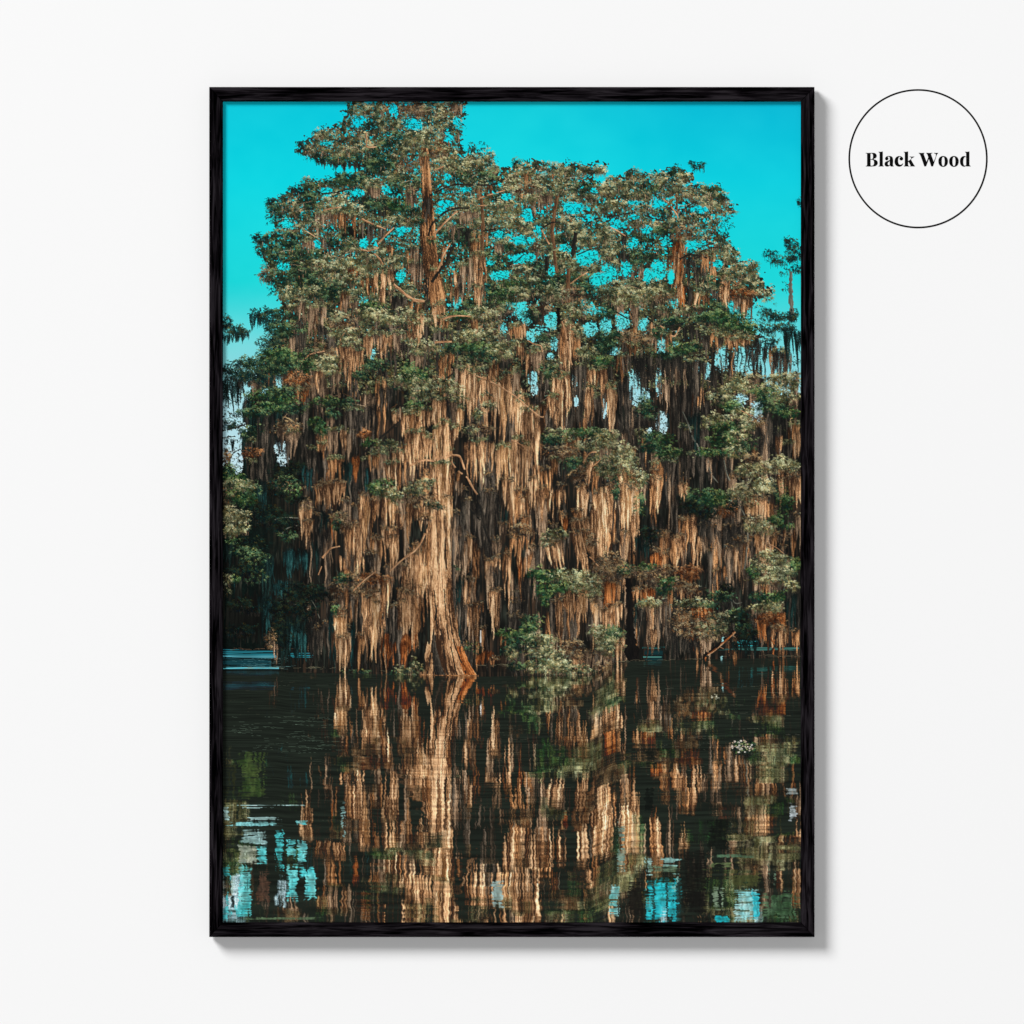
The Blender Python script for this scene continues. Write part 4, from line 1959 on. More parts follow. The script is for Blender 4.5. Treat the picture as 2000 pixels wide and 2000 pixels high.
def depth_between_curtains():
    """the printed scene's own dark: curtains stand before and behind one another"""
    y0, y1 = int((600-Y0)*SS), int((1312-Y0)*SS)
    yy, xx = np.mgrid[y0:y1, 0:W]
    X = xx/SS+X0; Y = yy/SS+Y0
    v = .62*vnoise((X+6*vnoise(X/20, Y/30, 95))/8.5, Y/75, 96)+.38*vnoise(X/26, Y/60, 97)
    v = np.clip((v-.30)/.34, 0, 1); v = v*v*(3-2*v)
    big = fnoise(X/90, Y/80, 98)
    f = .80+.26*v+.15*(big-.5)
    onb = np.exp(-((X-858)/30)**2)*np.clip((Y-985)/30, 0, 1)      # the great trunk stands in full sun
    s = np.clip((Y-640)/140, 0, 1)*(1-onb)
    f = 1+(f-1)*s
    A = CAN.reshape(H, W, 3)
    blue = A[y0:y1,:,2] > A[y0:y1,:,0]+25
    A[y0:y1] *= np.where(blue, 1, f)[:,:,None].astype(np.float32)

def paint_upper():
    yy, xx = np.mgrid[0:H, 0:W]
    CAN[:] = skycol(xx.ravel()/SS+X0, yy.ravel()/SS+Y0)
    fillpoly(CROWN, underpaint)
    run_features()

def upper_trunk():
    # upper trunk of the great tree
    trunk([(290,823),(397,825),(459,820),(521,827),(580,838),(628,850)],
          [(290,836),(397,846),(459,851),(521,857),(580,870),(628,864)],
          'r', 41, ufreq=6, glow=[(.5,350,.6,30,.15),(.5,395,.9,22,-.7),(.8,445,.4,25,.2),(.1,500,.35,45,-.6),(.25,545,.3,40,-.6),(.8,585,.3,30,.3),(.5,425,.3,10,-.3),(.5,300,.9,16,-.3)])
    for q in ((829,312,16,10,'b'),(818,432,12,8,'G'),(845,470,10,7,'G'),(824,560,9,8,'b'),(842,620,22,8,'O')): F(*q)
    for q in ((832,385,14,60,'S'),(828,300,16,40,'r'),(822,480,8,70,'S'),(846,520,14,90,'r'),(832,540,10,80,'s'),(858,590,24,60,'m')): M(*q)

def lower_trunk():
    # lower trunk and flare
    trunk([(880,846),(985,846),(1010,842),(1035,833),(1075,830),(1116,827),(1160,832),(1200,836),(1220,838),(1250,836),(1280,830),(1303,823),(1323,820)],
          [(880,878),(985,884),(1010,883),(1035,883),(1075,882),(1116,881),(1160,884),(1200,888),(1220,891),(1250,899),(1280,909),(1303,920),(1323,934)],
          'm', 43, glow=[(.5,1130,.6,170,.14),(.75,1270,.2,60,.15),(.55,1080,.16,70,.30),(.5,1175,.14,40,.35),(.22,1050,.10,60,.22),(.33,1265,.09,45,-.75),(.42,1300,.14,24,-.6),(.2,1310,.12,20,-.2),(.5,1235,.08,26,-.25),(.95,1100,.12,120,-.2),(.62,1305,.05,18,-.4),(.72,1290,.04,22,-.4)])
    # orange root on the sunny side
    trunk([(1262,892),(1290,898),(1322,908)], [(1262,903),(1290,914),(1322,932)], 'R', 45, ufreq=4)
    trunk([(1228,846),(1262,843),(1300,846),(1322,850)], [(1228,848),(1262,852),(1300,862),(1322,872)], 'S', 48, ufreq=4)
    for q in ((822,1285,9,36),(812,1300,8,22),(838,1200,3,60)): D(*q)

def trunk_veil():
    for q in ((848,978,22,110,'m'),(872,965,20,140,'M'),(834,1040,12,100,'r'),(885,1000,9,150,'p'),(862,985,18,170,'m'),(842,1110,9,90,'m'),(876,1130,10,90,'r')): M(*q)
    for P in (((849,1150),(851,1200),(845,1250),(836,1316)),((860,1200),(862,1235),(874,1318)),((868,1150),(874,1230),(892,1316)),((877,1180),(886,1250),(910,1316)),((854,1180),(850,1260),(846,1318)),((871,1060),(872,1110))):
        B('k', 2.0, 2.4, P)
    for P in (((864,1120),(868,1210),(882,1300)),((872,1160),(881,1240),(900,1312)),((856,1090),(857,1180),(860,1240))):
        B('l', 1.6, 1.8, P)
    for q in ((832,1010,12,9,'b'),(846,985,18,9,'O'),(893,1108,6,5,'G'),(838,968,16,9,'b')): F(*q)

def paint_print():
    paint_upper(); depth_between_curtains(); trunk_veil(); paint_shore_front(); paint_water(); paint_patches(); paint_floaters()
    a = CAN.reshape(PH, SS, PW, SS, 3).mean((1, 3))
    # the print's crisp edge contrast
    b = a.copy()
    for sh in ((0,1),(0,-1),(1,0),(-1,0),(1,1),(1,-1),(-1,1),(-1,-1)): b += np.roll(a, sh, (0,1))
    a = a+.55*(a-b/9)
    return np.clip(a, 0, 252)

def cell(x, y, seed):           # hard-edged noise per integer cell
    n = (x.astype(np.int64)*374761393 + y.astype(np.int64)*668265263 + seed*974711) & 0x7fffffff
    n = ((n ^ (n >> 13))*1274126177) & 0x7fffffff
    return ((n ^ (n >> 16)) & 0xffff)/65535.0

def shore_y(X):
    return np.interp(X, [435, 540, 560, 800, 940, 1150, 1200, 1235, 1380, 1564], [1309, 1309, 1312, 1318, 1321, 1318, 1296, 1291, 1287, 1284])

def paint_water():
    src = CAN.reshape(H, W, 3).copy()
    y0 = int((1283-Y0)*SS)
    yy, xx = np.mgrid[y0:H, 0:W]
    X = xx/SS+X0; Y = yy/SS+Y0
    ax = shore_y(X)
    d = Y-ax
    keep = d > 0
    X = X[keep]; Y = Y[keep]; d = d[keep]; a = ax[keep]
    q = np.clip(d/480, 0, 1)
    # ripples: short and tight by the shore, long and slow towards the viewer
    per = 3.0+11*q
    ph = np.log(1+d/30)*22
    k = np.clip(d/70, 0, 1); a = a+(1309-a)*(k*k*(3-2*k))
    r1 = vnoise(ph*1.0, X/(70+130*q), 71)-.5
    r2 = vnoise(ph*2.7, X/(26+40*q), 72)-.5
    r3 = vnoise(ph*.35, X/260, 73)-.5
    off = (r1*1.0+r2*.9)*(4+24*q)+r3*40*q+(vnoise(ph*9, X/(18+20*q), 76)-.5)*(3+12*q)
    wob = (vnoise(ph*2.6, X/(7+10*q), 74)-.5)*(1.2+2.6*q)
    out = np.zeros((len(X), 3), np.float32)
    ns = 6
    for i in range(ns):
        s = (i/(ns-1)-.5)*(5+11*q)
        sy = a-np.abs(d*1.0+off+s)-1
        iy = np.clip(((sy-Y0)*SS).astype(np.int64), 0, H-1); ix = np.clip(((X+wob-X0)*SS).astype(np.int64), 0, W-1)
        out += src[iy, ix]
    out /= ns
    # contrast back after the smear, a little darker than what it mirrors
    L = out.mean(1, keepdims=True)
    out = (out-70)*1.42+64
    out = out*.82+out.mean(1, keepdims=True)*.18
    out *= (.84+.12*q)[:,None]
    # dark slopes of the ripples
    rp = vnoise(ph*5.0, X/(34+60*q), 75)
    out *= (.80+.36*rp)[:,None]
    # near the shore in the far left the water lies in shade
    sh = np.clip((620-X)/80, 0, 1)*np.clip((1460-Y)/60, 0, 1)
    out = out*(1-.45*sh[:,None])
    out = np.clip(out, 0, 255)
    out = np.maximum(out, C(27,33,27)*(.7+.6*rp)[:,None])
    splat(X, Y, out.astype(np.float32))

def patch(x0, x1, y0, y1, col, cut=.35, bars=.0, vx=4.0, alt=None):
    """sky mirrored in the water, broken into upright slivers and rungs"""
    X, Y = np.meshgrid(np.arange(x0-12, x1+12, .5), np.arange(y0-10, y1+10, .5)); X = X.ravel(); Y = Y.ravel()
    wob = (vnoise(Y/6, X/30, 81)-.5)*3.5+(vnoise(Y/1.8, X/14, 84)-.5)*3.5
    XX = X+wob
    hw, hh = (x1-x0)/2, (y1-y0)/2
    e = 1-np.maximum(np.abs(XX-x0-hw)/hw, np.abs(Y-y0-hh)/hh)**2.2
    v = vnoise(XX/vx, Y/40, 82)*.6+vnoise(XX/12, Y/70, 86)*.4; h = vnoise(X/26, Y/2.2, 83)
    ee = e+.75*(vnoise(XX/3.2,Y/22,87)-.5)+.9*(vnoise(X/24,Y/2.0,90)-.5)-.10-.25*cut
    k = (ee > 0) & (v > cut*.8) & (h > bars*.8)
    c = np.tile(np.array(col, np.float32), (k.sum(), 1))
    g = (.80+.4*vnoise(XX[k]/3, Y[k]/9, 85))[:,None]
    if alt is not None:
        m = vnoise(XX[k]/9, Y[k]/14, 88)[:,None]
        c = c*(1-m)+np.array(alt, np.float32)*m
    X = X[k]; Y = Y[k]
    ix = np.clip(np.floor((X-X0)*SS).astype(int), 0, W-1); iy = np.clip(np.floor((Y-Y0)*SS).astype(int), 0, H-1)
    al = (np.clip(ee[k]*2.4, 0, 1)*np.clip(.5+.7*vnoise(X/16, Y/2.5, 89), 0, .95))[:,None]
    splat(X, Y, np.clip(c*g*al+CAN[iy*W+ix]*(1-al), 0, 255).astype(np.float32))

def glints(n, x0, x1, y0, y1, col, lmin, lmax, a=.5):
    for i in range(n):
        x = rng.uniform(x0, x1); y = rng.uniform(y0, y1); L = rng.uniform(lmin, lmax)
        t = np.arange(0, L, .4)
        k = vnoise(t/5+i*7.7, t*0, 91) > .45
        py = y+.8*np.sin(t/9+i)+(vnoise(t/12+i, t*0, 92)-.5)*1.5
        X = (x+t)[k]; Yp = py[k]
        ix = np.floor((X-X0)*SS).astype(int); iy = np.floor((Yp-Y0)*SS).astype(int)
        m = (ix>=0)&(ix<W)&(iy>=0)&(iy<H)
        idx = iy[m]*W+ix[m]
        CAN[idx] = CAN[idx]*(1-a)+np.array(col, np.float32)*a

def paint_shore_back():
    # far pool at the left, behind the hanging moss
    for (xa, xb, ya, yb, col, cut) in ((436,538,1268,1283,(26,88,98),.30),(436,530,1284,1306,(16,50,56),.32),(436,540,1280,1284,(60,120,130),.2),
        (560,612,1275,1284,(30,96,104),.4),(436,545,1303,1306,(70,140,150),.25),(1254,1298,1263,1267,(36,84,82),.3),(1258,1294,1269,1290,(12,36,38),.2),
        (1256,1292,1282,1285,(56,100,94),.3),(1400,1560,1264,1270,(50,90,84),.4),(1440,1480,1250,1262,(40,120,124),.45)):
        X, Y = np.meshgrid(np.arange(xa, xb, .5), np.arange(ya, yb, .5)); X = X.ravel(); Y = Y.ravel()
        h = vnoise(X/40, Y/1.3, 93); k = h > cut+.5*np.clip(1-np.minimum(X-xa, xb-X)/14, 0, 1)*vnoise(X/3, Y/2, 94)
        splat(X[k], Y[k], (np.array(col, np.float32)*(.6+.9*h[k])[:,None]).astype(np.float32))
    glints(30, 436, 530, 1284, 1306, (120,170,170), 10, 60, .5)
    glints(10, 436, 535, 1266, 1268, (150,110,84), 20, 70, .8)

def paint_shore_front():
    # thin pale line of weed where land meets water
    for (xa, xb, y, n) in ((436,660,1304,26),(660,760,1310,8),(925,1010,1299,16),(1195,1300,1291,18),(1300,1370,1288,6),(1370,1560,1281,14)):
        glints(n, xa, xb, y-1.5, y+1.5, (134,128,100), 6, 30, .7)
    for x, y, rx, ry, p in ((795,1312,26,14,'O'),(770,1318,20,8,'G'),(812,1300,14,16,'O'),(1060,1300,50,14,'o'),(1120,1308,50,12,'O'),(700,1311,24,4,'G'),(1010,1300,20,8,'G'),(1180,1300,24,8,'b')):
        F(x, y, rx, ry, p)
    trunk([(1318,818),(1324,818)], [(1318,934),(1324,934)], 'r', 47)
    # heron at the foot of the moss
    for (xs, ys, w, L, c) in ((939,1231,1.2,14,(190,186,176)),(939,1243,2.6,12,(206,204,196)),(939.5,1254,1,8,(120,116,108))):
        Y = np.arange(0, L, .3)
        for o in np.arange(-w/2, w/2+.1, .4): splat(xs+o+0*Y, ys+Y, np.tile(np.array(c, np.float32), (len(Y),1)))
    # dead limb leaning out of the water, with its mirror image
    P = np.array([900,1830, 960,1765, 985,1750, 1010,1690, 1080,1640, 1140,1590, 1230,1510, 1280,1462], float).reshape(-1,2)/4.83+np.array([1170,930])
    B('q', 5, 4.5, P+np.array([-1.5,-1.5])); B('r', 3.2, 3.2, P+np.array([.8,.8])); B('l', 1.2, 1.0, P+np.array([1.6,1.2]))
    for q in ((1140,1610,1175,1628),(1250,1490,1285,1520),(1030,1660,1005,1620),(1260,1480,1290,1478)):
        B('l', 1.2, .8, np.array(q, float).reshape(-1,2)/4.83+np.array([1170,930]))
    R = np.array([900,1835, 930,1870, 1000,1920, 1050,1945, 1090,1990], float).reshape(-1,2)/4.83+np.array([1170,930])
    B('r', 2.5, 3, R); B('R' if 'R' in BC else 'r', 1.6, 1.4, R+1)
    # pale post and its mirror
    for (y, L, w) in ((1243,10,3.5),(1280,24,4.5)):
        patch(1408, 1408+w, y, y+L, (150,206,206), .1, .1)

def paint_patches():
    f = 3.864
    def R(ox, oy, x0, x1, y0, y1, col, cut=.35, bars=.2, alt=None, vx=4.0):
        patch(x0/f+ox, x1/f+ox, y0/f+oy, y1/f+oy, col, cut, bars, vx, alt)
    cy, pa, te, gy = (84,206,210), (168,206,204), (48,150,152), (150,164,148)
    J = (430, 1300)
    # green smear of the lit bushes
    R(*J, 130,350, 640,1020, (44,66,32), .42, .25, (70,84,44)); R(*J, 30,180, 720,1000, (40,44,26), .5, .3)
    # pale mirrored sky below the far left trees
    R(*J, 30,640,1048,1056, pa, .3,.3); R(*J, 150,450,1066,1078, pa,.4,.3); R(*J, 30,70,1040,1180, pa,.4,.35)
    R(*J, 200,460,1140,1165, pa, .25,.2); R(*J, 30,450,1175,1208, (128,196,198), .25,.3); R(*J, 570,660,1165,1200, cy, .3,.2, pa)
    R(*J, 150,360,1240,1350, pa, .18,.22, (150,196,196)); R(*J, 140,290,1350,1500, gy, .12,.15, (176,178,156)); R(*J, 280,360,1360,1505, (120,204,204), .15,.15, cy)
    R(*J, 415,480,1250,1550, cy, .38,.2, (60,170,170)); R(*J, 500,580,1300,1450, (110,200,198), .3,.2, cy); R(*J, 585,655,1300,1490, (138,206,204), .22,.22, cy)
    R(*J, 22,80,1510,1690, te, .35,.2, cy); R(*J, 128,240,1505,1900, cy, .28,.12, (130,214,210)); R(*J, 500,590,1500,1770, cy, .2,.12, (120,214,212))
    R(*J, 600,730,1520,1600, cy, .35,.2); R(*J, 640,728,1560,1770, cy, .32,.22, (120,210,208)); R(*J, 70,235,1800,1905, te, .4,.25, cy); R(*J, 20,70,1700,1932, (90,180,180), .4,.2, cy)
    R(*J, 910,945,1040,1310, (126,164,160), .4,.35); R(*J, 270,375,1540,1800, (78,56,44), .4,.25); R(*J, 160,760,1895,1915, (84,104,76), .3,.2)
    K = (750, 1300)
    R(*K, 815,905,1620,1830, (160,190,186), .34,.2, (120,140,134)); R(*K, 1700,1785,1640,1910, (96,176,172), .42,.25, pa)
    Lq = (1080, 1300)
    R(*Lq, 690,750,1430,1600, (150,190,184), .3,.4); R(*Lq, 690,985,1500,1560, (92,116,92), .4,.45); R(*Lq, 800,960,1440,1520, (130,176,170), .4,.45)
    R(*Lq, 692,965,1600,1935, (30,182,196), .16,.03, (54,196,206)); R(*Lq, 900,960,1560,1700, (120,170,160), .45,.3)
    for xa in (750, 850, 930, 945): R(*Lq, xa, xa+22, 1600, 1932, (20,44,44), .25,.12, (40,60,52), 3)
    R(*Lq, 1368,1560,1668,1935, (120,200,204), .12,.06, (176,214,212)); R(*Lq, 1500,1562,1690,1935, (40,186,200), .2,.05)
    for ya in (1690, 1780, 1840): R(*Lq, 1380,1500,ya,ya+14, (70,84,62), .1,.1)
    R(*Lq, 430,505,1650,1870, (86,160,156), .45,.3, pa); R(*Lq, 485,545,1180,1580, (112,140,128), .5,.35); R(*Lq, 1760,1845,925,970, (150,160,158), .3,.3)
    R(*Lq, 1780,1842,1035,1170, (176,186,190), .2,.25); R(*Lq, 1220,1340,1880,1935, (30,182,196), .2,.1); R(*Lq, 1180,1360,1480,1520, (96,112,72), .3,.4); R(*Lq, 1180,1560,1420,1450, (80,110,84), .4,.45)
    R(*Lq, 1200,1290,1650,1850, (120,140,116), .5,.3); R(*Lq, 1340,1560,1560,1680, (66,70,40), .3,.2); R(*Lq, 1560,1860,1700,1935, (40,66,40), .42,.3, (90,120,90))
    R(*Lq, 1620,1690,1420,1700, (90,110,90), .6,.2); R(*Lq, 990,1180,1380,1935, (20,20,17), .2,.05); R(*Lq, 570,690,1600,1935, (26,24,20), .25,.05); R(*Lq, 1160,1320,1150,1400, (16,20,16), .1,.05)
    R(*Lq, 690,760,900,1100,(14,18,15),.2,.1); R(*Lq, 690,800,620,760,(18,22,18),.3,.2)

def paint_floaters():
    glints(70, 436, 640, 1400, 1470, (116,140,120), 8, 50, .55)
    glints(26, 436, 900, 1330, 1480, (120,130,112), 6, 40, .4)
    glints(50, 940, 1250, 1370, 1520, (140,140,116), 8, 46, .4)
    glints(60, 1240, 1562, 1330, 1520, (150,150,130), 8, 60, .45)
    glints(30, 436, 1562, 1480, 1620, (130,130,110), 8, 40, .3)
    glints(120, 436, 1562, 1312, 1400, (90,84,66), 3, 12, .5)
    # floating hyacinth
    for i in range(60):
        F(1449+rng.normal(0,10), 1459+rng.normal(0,6), rng.uniform(2,4), rng.uniform(1.5,3.5), 'Ggkd'[i%4])
    for i in range(60):
        x = 1449+rng.uniform(-21,21); y = 1457+rng.uniform(-12,13)
        if ((x-1449)/22)**2+((y-1457)/13)**2 > 1: continue
        r = rng.uniform(1.0,2.6); n = 60
        th = rng.uniform(0,6.3,n); q = np.sqrt(rng.uniform(0,1,n))*r
        c = np.array([(214,200,184),(196,170,150),(228,220,206),(150,160,110)][i%4], np.float32)
        splat(x+np.cos(th)*q, y+np.sin(th)*q*.8, np.tile(c,(n,1))*rng.uniform(.8,1.05,(n,1)).astype(np.float32))
    for i in range(14):
        x = 1395+rng.normal(0,4); y = 1361+rng.normal(0,2.5); n = 16
        splat(x+rng.normal(0,.8,n), y+rng.normal(0,.6,n), np.tile(np.array((206,202,176),np.float32),(n,1)))

# ================================================================ the scene
for o in list(bpy.data.objects): bpy.data.objects.remove(o)
scn = bpy.context.scene
col = scn.collection

def tag(o, label=None, cat=None, kind=None):
    if label: o['label'] = label
    if cat: o['category'] = cat
    if kind: o['kind'] = kind
    return o

def link(name, mesh, mat, parent=None):
    o = bpy.data.objects.new(name, mesh); col.objects.link(o)
    if mat: mesh.materials.append(mat)
    if parent: o.parent = parent
    return o

def mat(name, color, rough=.8, spec=.3):
    m = bpy.data.materials.new(name); m.use_nodes = True
    b = m.node_tree.nodes['Principled BSDF']
    b.inputs['Base Color'].default_value = (*color, 1)
    b.inputs['Roughness'].default_value = rough
    b.inputs['Specular IOR Level'].default_value = spec
    return m, m.node_tree, b

def lin(c):
    c = np.asarray(c, float)/255.0
    return np.where(c <= .04045, c/12.92, ((c+.055)/1.055)**2.4)

# ---- materials
def wall_material():
    m, nt, b = mat('white_wall_paint', (.84,.84,.84), .9, .15)
    n = nt.nodes.new('ShaderNodeTexNoise'); n.inputs['Scale'].default_value = 900; n.inputs['Detail'].default_value = 3
    tc = nt.nodes.new('ShaderNodeTexCoord'); nt.links.new(tc.outputs['Object'], n.inputs['Vector'])
    bp = nt.nodes.new('ShaderNodeBump'); bp.inputs['Strength'].default_value = .03; bp.inputs['Distance'].default_value = .0005
    nt.links.new(n.outputs['Fac'], bp.inputs['Height']); nt.links.new(bp.outputs['Normal'], b.inputs['Normal'])
    return m

def wood_material(name, along_x, seed):
    """black stained wood, the grain drawn out along the rail"""
    m, nt, b = mat(name, (.004,.003,.004), .8, .0)
    L = nt.links.new; N = nt.nodes.new
    tc = N('ShaderNodeTexCoord')
    mp = N('ShaderNodeMapping'); L(tc.outputs['Object'], mp.inputs['Vector'])
    mp.inputs['Scale'].default_value = (24,200,400) if along_x else (400,200,24)
    mp.inputs['Location'].default_value = (seed*1.7, seed*.9, seed*2.3)
    wv = N('ShaderNodeTexNoise'); wv.inputs['Scale'].default_value = 1.0; wv.inputs['Detail'].default_value = 4; wv.inputs['Roughness'].default_value = .6
    wv.inputs['Distortion'].default_value = .6
    L(mp.outputs['Vector'], wv.inputs['Vector'])
    cr = N('ShaderNodeValToRGB'); e = cr.color_ramp.elements
    e[0].position = .40; e[0].color = (.0003,.0003,.0004,1); e[1].position = .66; e[1].color = (.0200,.0170,.0200,1)
    x = cr.color_ramp.elements.new(.52); x.color = (.0060,.0048,.0060,1)
    L(wv.outputs['Fac'], cr.inputs['Fac']); L(cr.outputs['Color'], b.inputs['Base Color'])
    bp = N('ShaderNodeBump'); bp.inputs['Strength'].default_value = .35; bp.inputs['Distance'].default_value = .0004
    L(wv.outputs['Fac'], bp.inputs['Height']); L(bp.outputs['Normal'], b.inputs['Normal'])
    return m

def paper_material():
    m, nt, b = mat('printed_paper', (.5,.5,.5), .8, .05)
    a = nt.nodes.new('ShaderNodeVertexColor'); a.layer_name = 'ink'
    nt.links.new(a.outputs['Color'], b.inputs['Base Color'])
    return m

M_wall = wall_material()
M_black = mat('black_ink', (.0015,.0015,.0015), .8, .05)[0]
M_label = mat('white_label_vinyl', (.84,.84,.84), .9, .15)[0]
M_board = mat('backing_card', (.30,.27,.22), .9, .1)[0]
M_lip = mat('grey_mount_edge', (.22,.22,.22), .7, .1)[0]

# ---- the wall
bm = bmesh.new()
bmesh.ops.create_grid(bm, x_segments=1, y_segments=1, size=3.0)
for v in bm.verts: v.co = Vector((v.co.x, 0, v.co.y))
bmesh.ops.recalc_face_normals(bm, faces=bm.faces)
me = bpy.data.meshes.new('wall'); bm.to_mesh(me); bm.free()
wall = tag(link('wall', me, M_wall), kind='structure')

# ---- the picture frame.  Depths run from the wall (y = 0) towards the camera (-y).
GAP, DEP, REC = 8*S, 28*S, 9*S         # stand-off from the wall, rail depth, how far the print sits back
OX0, OX1, OY0, OY1 = 409.5, 1590.0, 171.0, 1829.0
IX0, IX1, IY0, IY1 = 436.0, 1563.5, 199.5, 1800.5
frame = bpy.data.objects.new('picture_frame', None); col.objects.link(frame)
frame.location = (wx(1000), 0, wz(OY1))
frame.empty_display_size = .1
tag(frame, 'tall black wood picture frame holding a print of moss-hung cypress trees mirrored in water', 'picture frame')
FZ = wz(OY1)

def rail(o0, o1, i1, i0, m):
    """one mitred rail: outer edge o0-o1, inner edge i0-i1, softly rounded profile"""
    prof = [(0,GAP), (0,GAP+DEP-1.6*S), (.03,GAP+DEP-.5*S), (.09,GAP+DEP), (.90,GAP+DEP), (.965,GAP+DEP-.4*S), (1,GAP+DEP-1.6*S), (1,GAP)]
    bm = bmesh.new(); rows = []
    ux, uy = o1[0]-o0[0], o1[1]-o0[1]; L = math.hypot(ux, uy); ux /= L; uy /= L
    for (a, b, ins, low) in ((o0, i0, 0, 1.6*S), (o0, i0, 1.3, 0), (o1, i1, -1.3, 0), (o1, i1, 0, 1.6*S)):   # a fine V along each mitre
        rows.append([bm.verts.new((wx(a[0]+(b[0]-a[0])*t+ux*ins), -(d-(low if d > GAP else 0)), wz(a[1]+(b[1]-a[1])*t+uy*ins)-FZ)) for t, d in prof])
    n = len(prof)
    for r0, r1 in zip(rows, rows[1:]):
        for k in range(n):
            bm.faces.new((r0[k], r0[(k+1)%n], r1[(k+1)%n], r1[k]))
    bm.faces.new(rows[0]); bm.faces.new(rows[-1][::-1])
    bmesh.ops.recalc_face_normals(bm, faces=bm.faces)
    me = bpy.data.meshes.new('rail'); bm.to_mesh(me); bm.free()
    return link('rail', me, m, frame)

e = .03
rail((OX0+e,OY0), (OX1-e,OY0), (IX1-e,IY0), (IX0+e,IY0), wood_material('black_wood_grain_top', True, 1))
rail((OX0+e,OY1), (OX1-e,OY1), (IX1-e,IY1), (IX0+e,IY1), wood_material('black_wood_grain_bottom', True, 2))
rail((OX0,OY0+e), (OX0,OY1-e), (IX0,IY1-e), (IX0,IY0+e), wood_material('black_wood_grain_left', False, 3))
rail((OX1,OY0+e), (OX1,OY1-e), (IX1,IY1-e), (IX1,IY0+e), wood_material('black_wood_grain_right', False, 4))

# the print: a flat sheet whose mesh carries the ink
img = paint_print()
NX, NY = img.shape[1], img.shape[0]
WALL_GAIN = 1.0/1.12
ink = lin(np.clip(img, 0, 255))*WALL_GAIN
gx = wx(X0+.5+np.arange(NX)); gz = wz(Y0+.5+np.arange(NY))-FZ
yp = -(GAP+DEP-REC)
co = np.empty((NY, NX, 3), np.float32)
co[:,:,0] = gx[None,:]; co[:,:,1] = yp; co[:,:,2] = gz[:,None]
idx = np.arange(NX*NY, dtype=np.int32).reshape(NY, NX)
quads = np.stack([idx[:-1,:-1], idx[1:,:-1], idx[1:,1:], idx[:-1,1:]], -1).reshape(-1, 4)
me = bpy.data.meshes.new('art_print')
me.vertices.add(NX*NY); me.vertices.foreach_set('co', co.ravel())
nq = len(quads)
me.loops.add(nq*4); me.loops.foreach_set('vertex_index', quads.ravel())
me.polygons.add(nq); me.polygons.foreach_set('loop_start', np.arange(0, nq*4, 4, dtype=np.int32))
me.update(calc_edges=True)
at = me.color_attributes.new('ink', 'FLOAT_COLOR', 'POINT')
rgba = np.ones((NX*NY, 4), np.float32); rgba[:,:3] = ink.reshape(-1, 3)
at.data.foreach_set('color', rgba.ravel())
pr = link('art_print', me, paper_material(), frame)
tag(pr, 'photo print of cypress trees hung with tan moss over dark still water')
del co, quads, rgba

def box(name, x0, x1, y0, y1, d0, d1, m, parent):
    bm = bmesh.new()
    bmesh.ops.create_cube(bm, size=1)
    for v in bm.verts:
        v.co = Vector((wx((x0+x1)/2)+v.co.x*(x1-x0)*S, -(d0+d1)/2+v.co.y*(d1-d0), wz((y0+y1)/2)-FZ+v.co.z*(y1-y0)*S))
    me = bpy.data.meshes.new(name); bm.to_mesh(me); bm.free()
    return link(name, me, m, parent)
box('backing_board', IX0-.2, IX1+.2, IY0-.2, IY1+.2, GAP+3*S, GAP+DEP-REC-2*S, M_board, frame)

# ---- the round label on the wall
CX, CY, RAD = 1793.0, 310.0, 135.5
lab = bpy.data.objects.new('wall_label', None); col.objects.link(lab)
lab.location = (wx(CX), 0, wz(CY)); lab.empty_display_size = .03
tag(lab, 'round white label with thin black ring and bold lettering Black Wood, right of the frame', 'label')

def disc(name, r0, r1, d0, d1, m, parent, n=256):
    bm = bmesh.new()
    ring = []
    for k in range(n):
        a = 2*math.pi*k/n; c, s = math.cos(a), math.sin(a)
        ring.append([bm.verts.new((c*r*S, -d, s*r*S)) for r, d in ((r1,d0),(r1,d1),(r0,d1),(r0,d0))] if r0 > 0 else
                    [bm.verts.new((c*r1*S, -d, s*r1*S)) for d in (d0, d1)])
    for k in range(n):
        A, B_ = ring[k], ring[(k+1) % n]
        if r0 > 0:
            for j in range(4): bm.faces.new((A[j], A[(j+1)%4], B_[(j+1)%4], B_[j]))
        else:
            bm.faces.new((A[0], A[1], B_[1], B_[0]))
    if r0 == 0:
        bm.faces.new([r[1] for r in ring]); bm.faces.new([r[0] for r in ring][::-1])
    bmesh.ops.recalc_face_normals(bm, faces=bm.faces)
    me = bpy.data.meshes.new(name); bm.to_mesh(me); bm.free()
    return link(name, me, m, parent)
disc('label_disc', 0, RAD+.9, .00001, .00006, M_label, lab)
disc('border_ring', RAD-2.9, RAD+.5, .00007, .00012, M_black, lab)

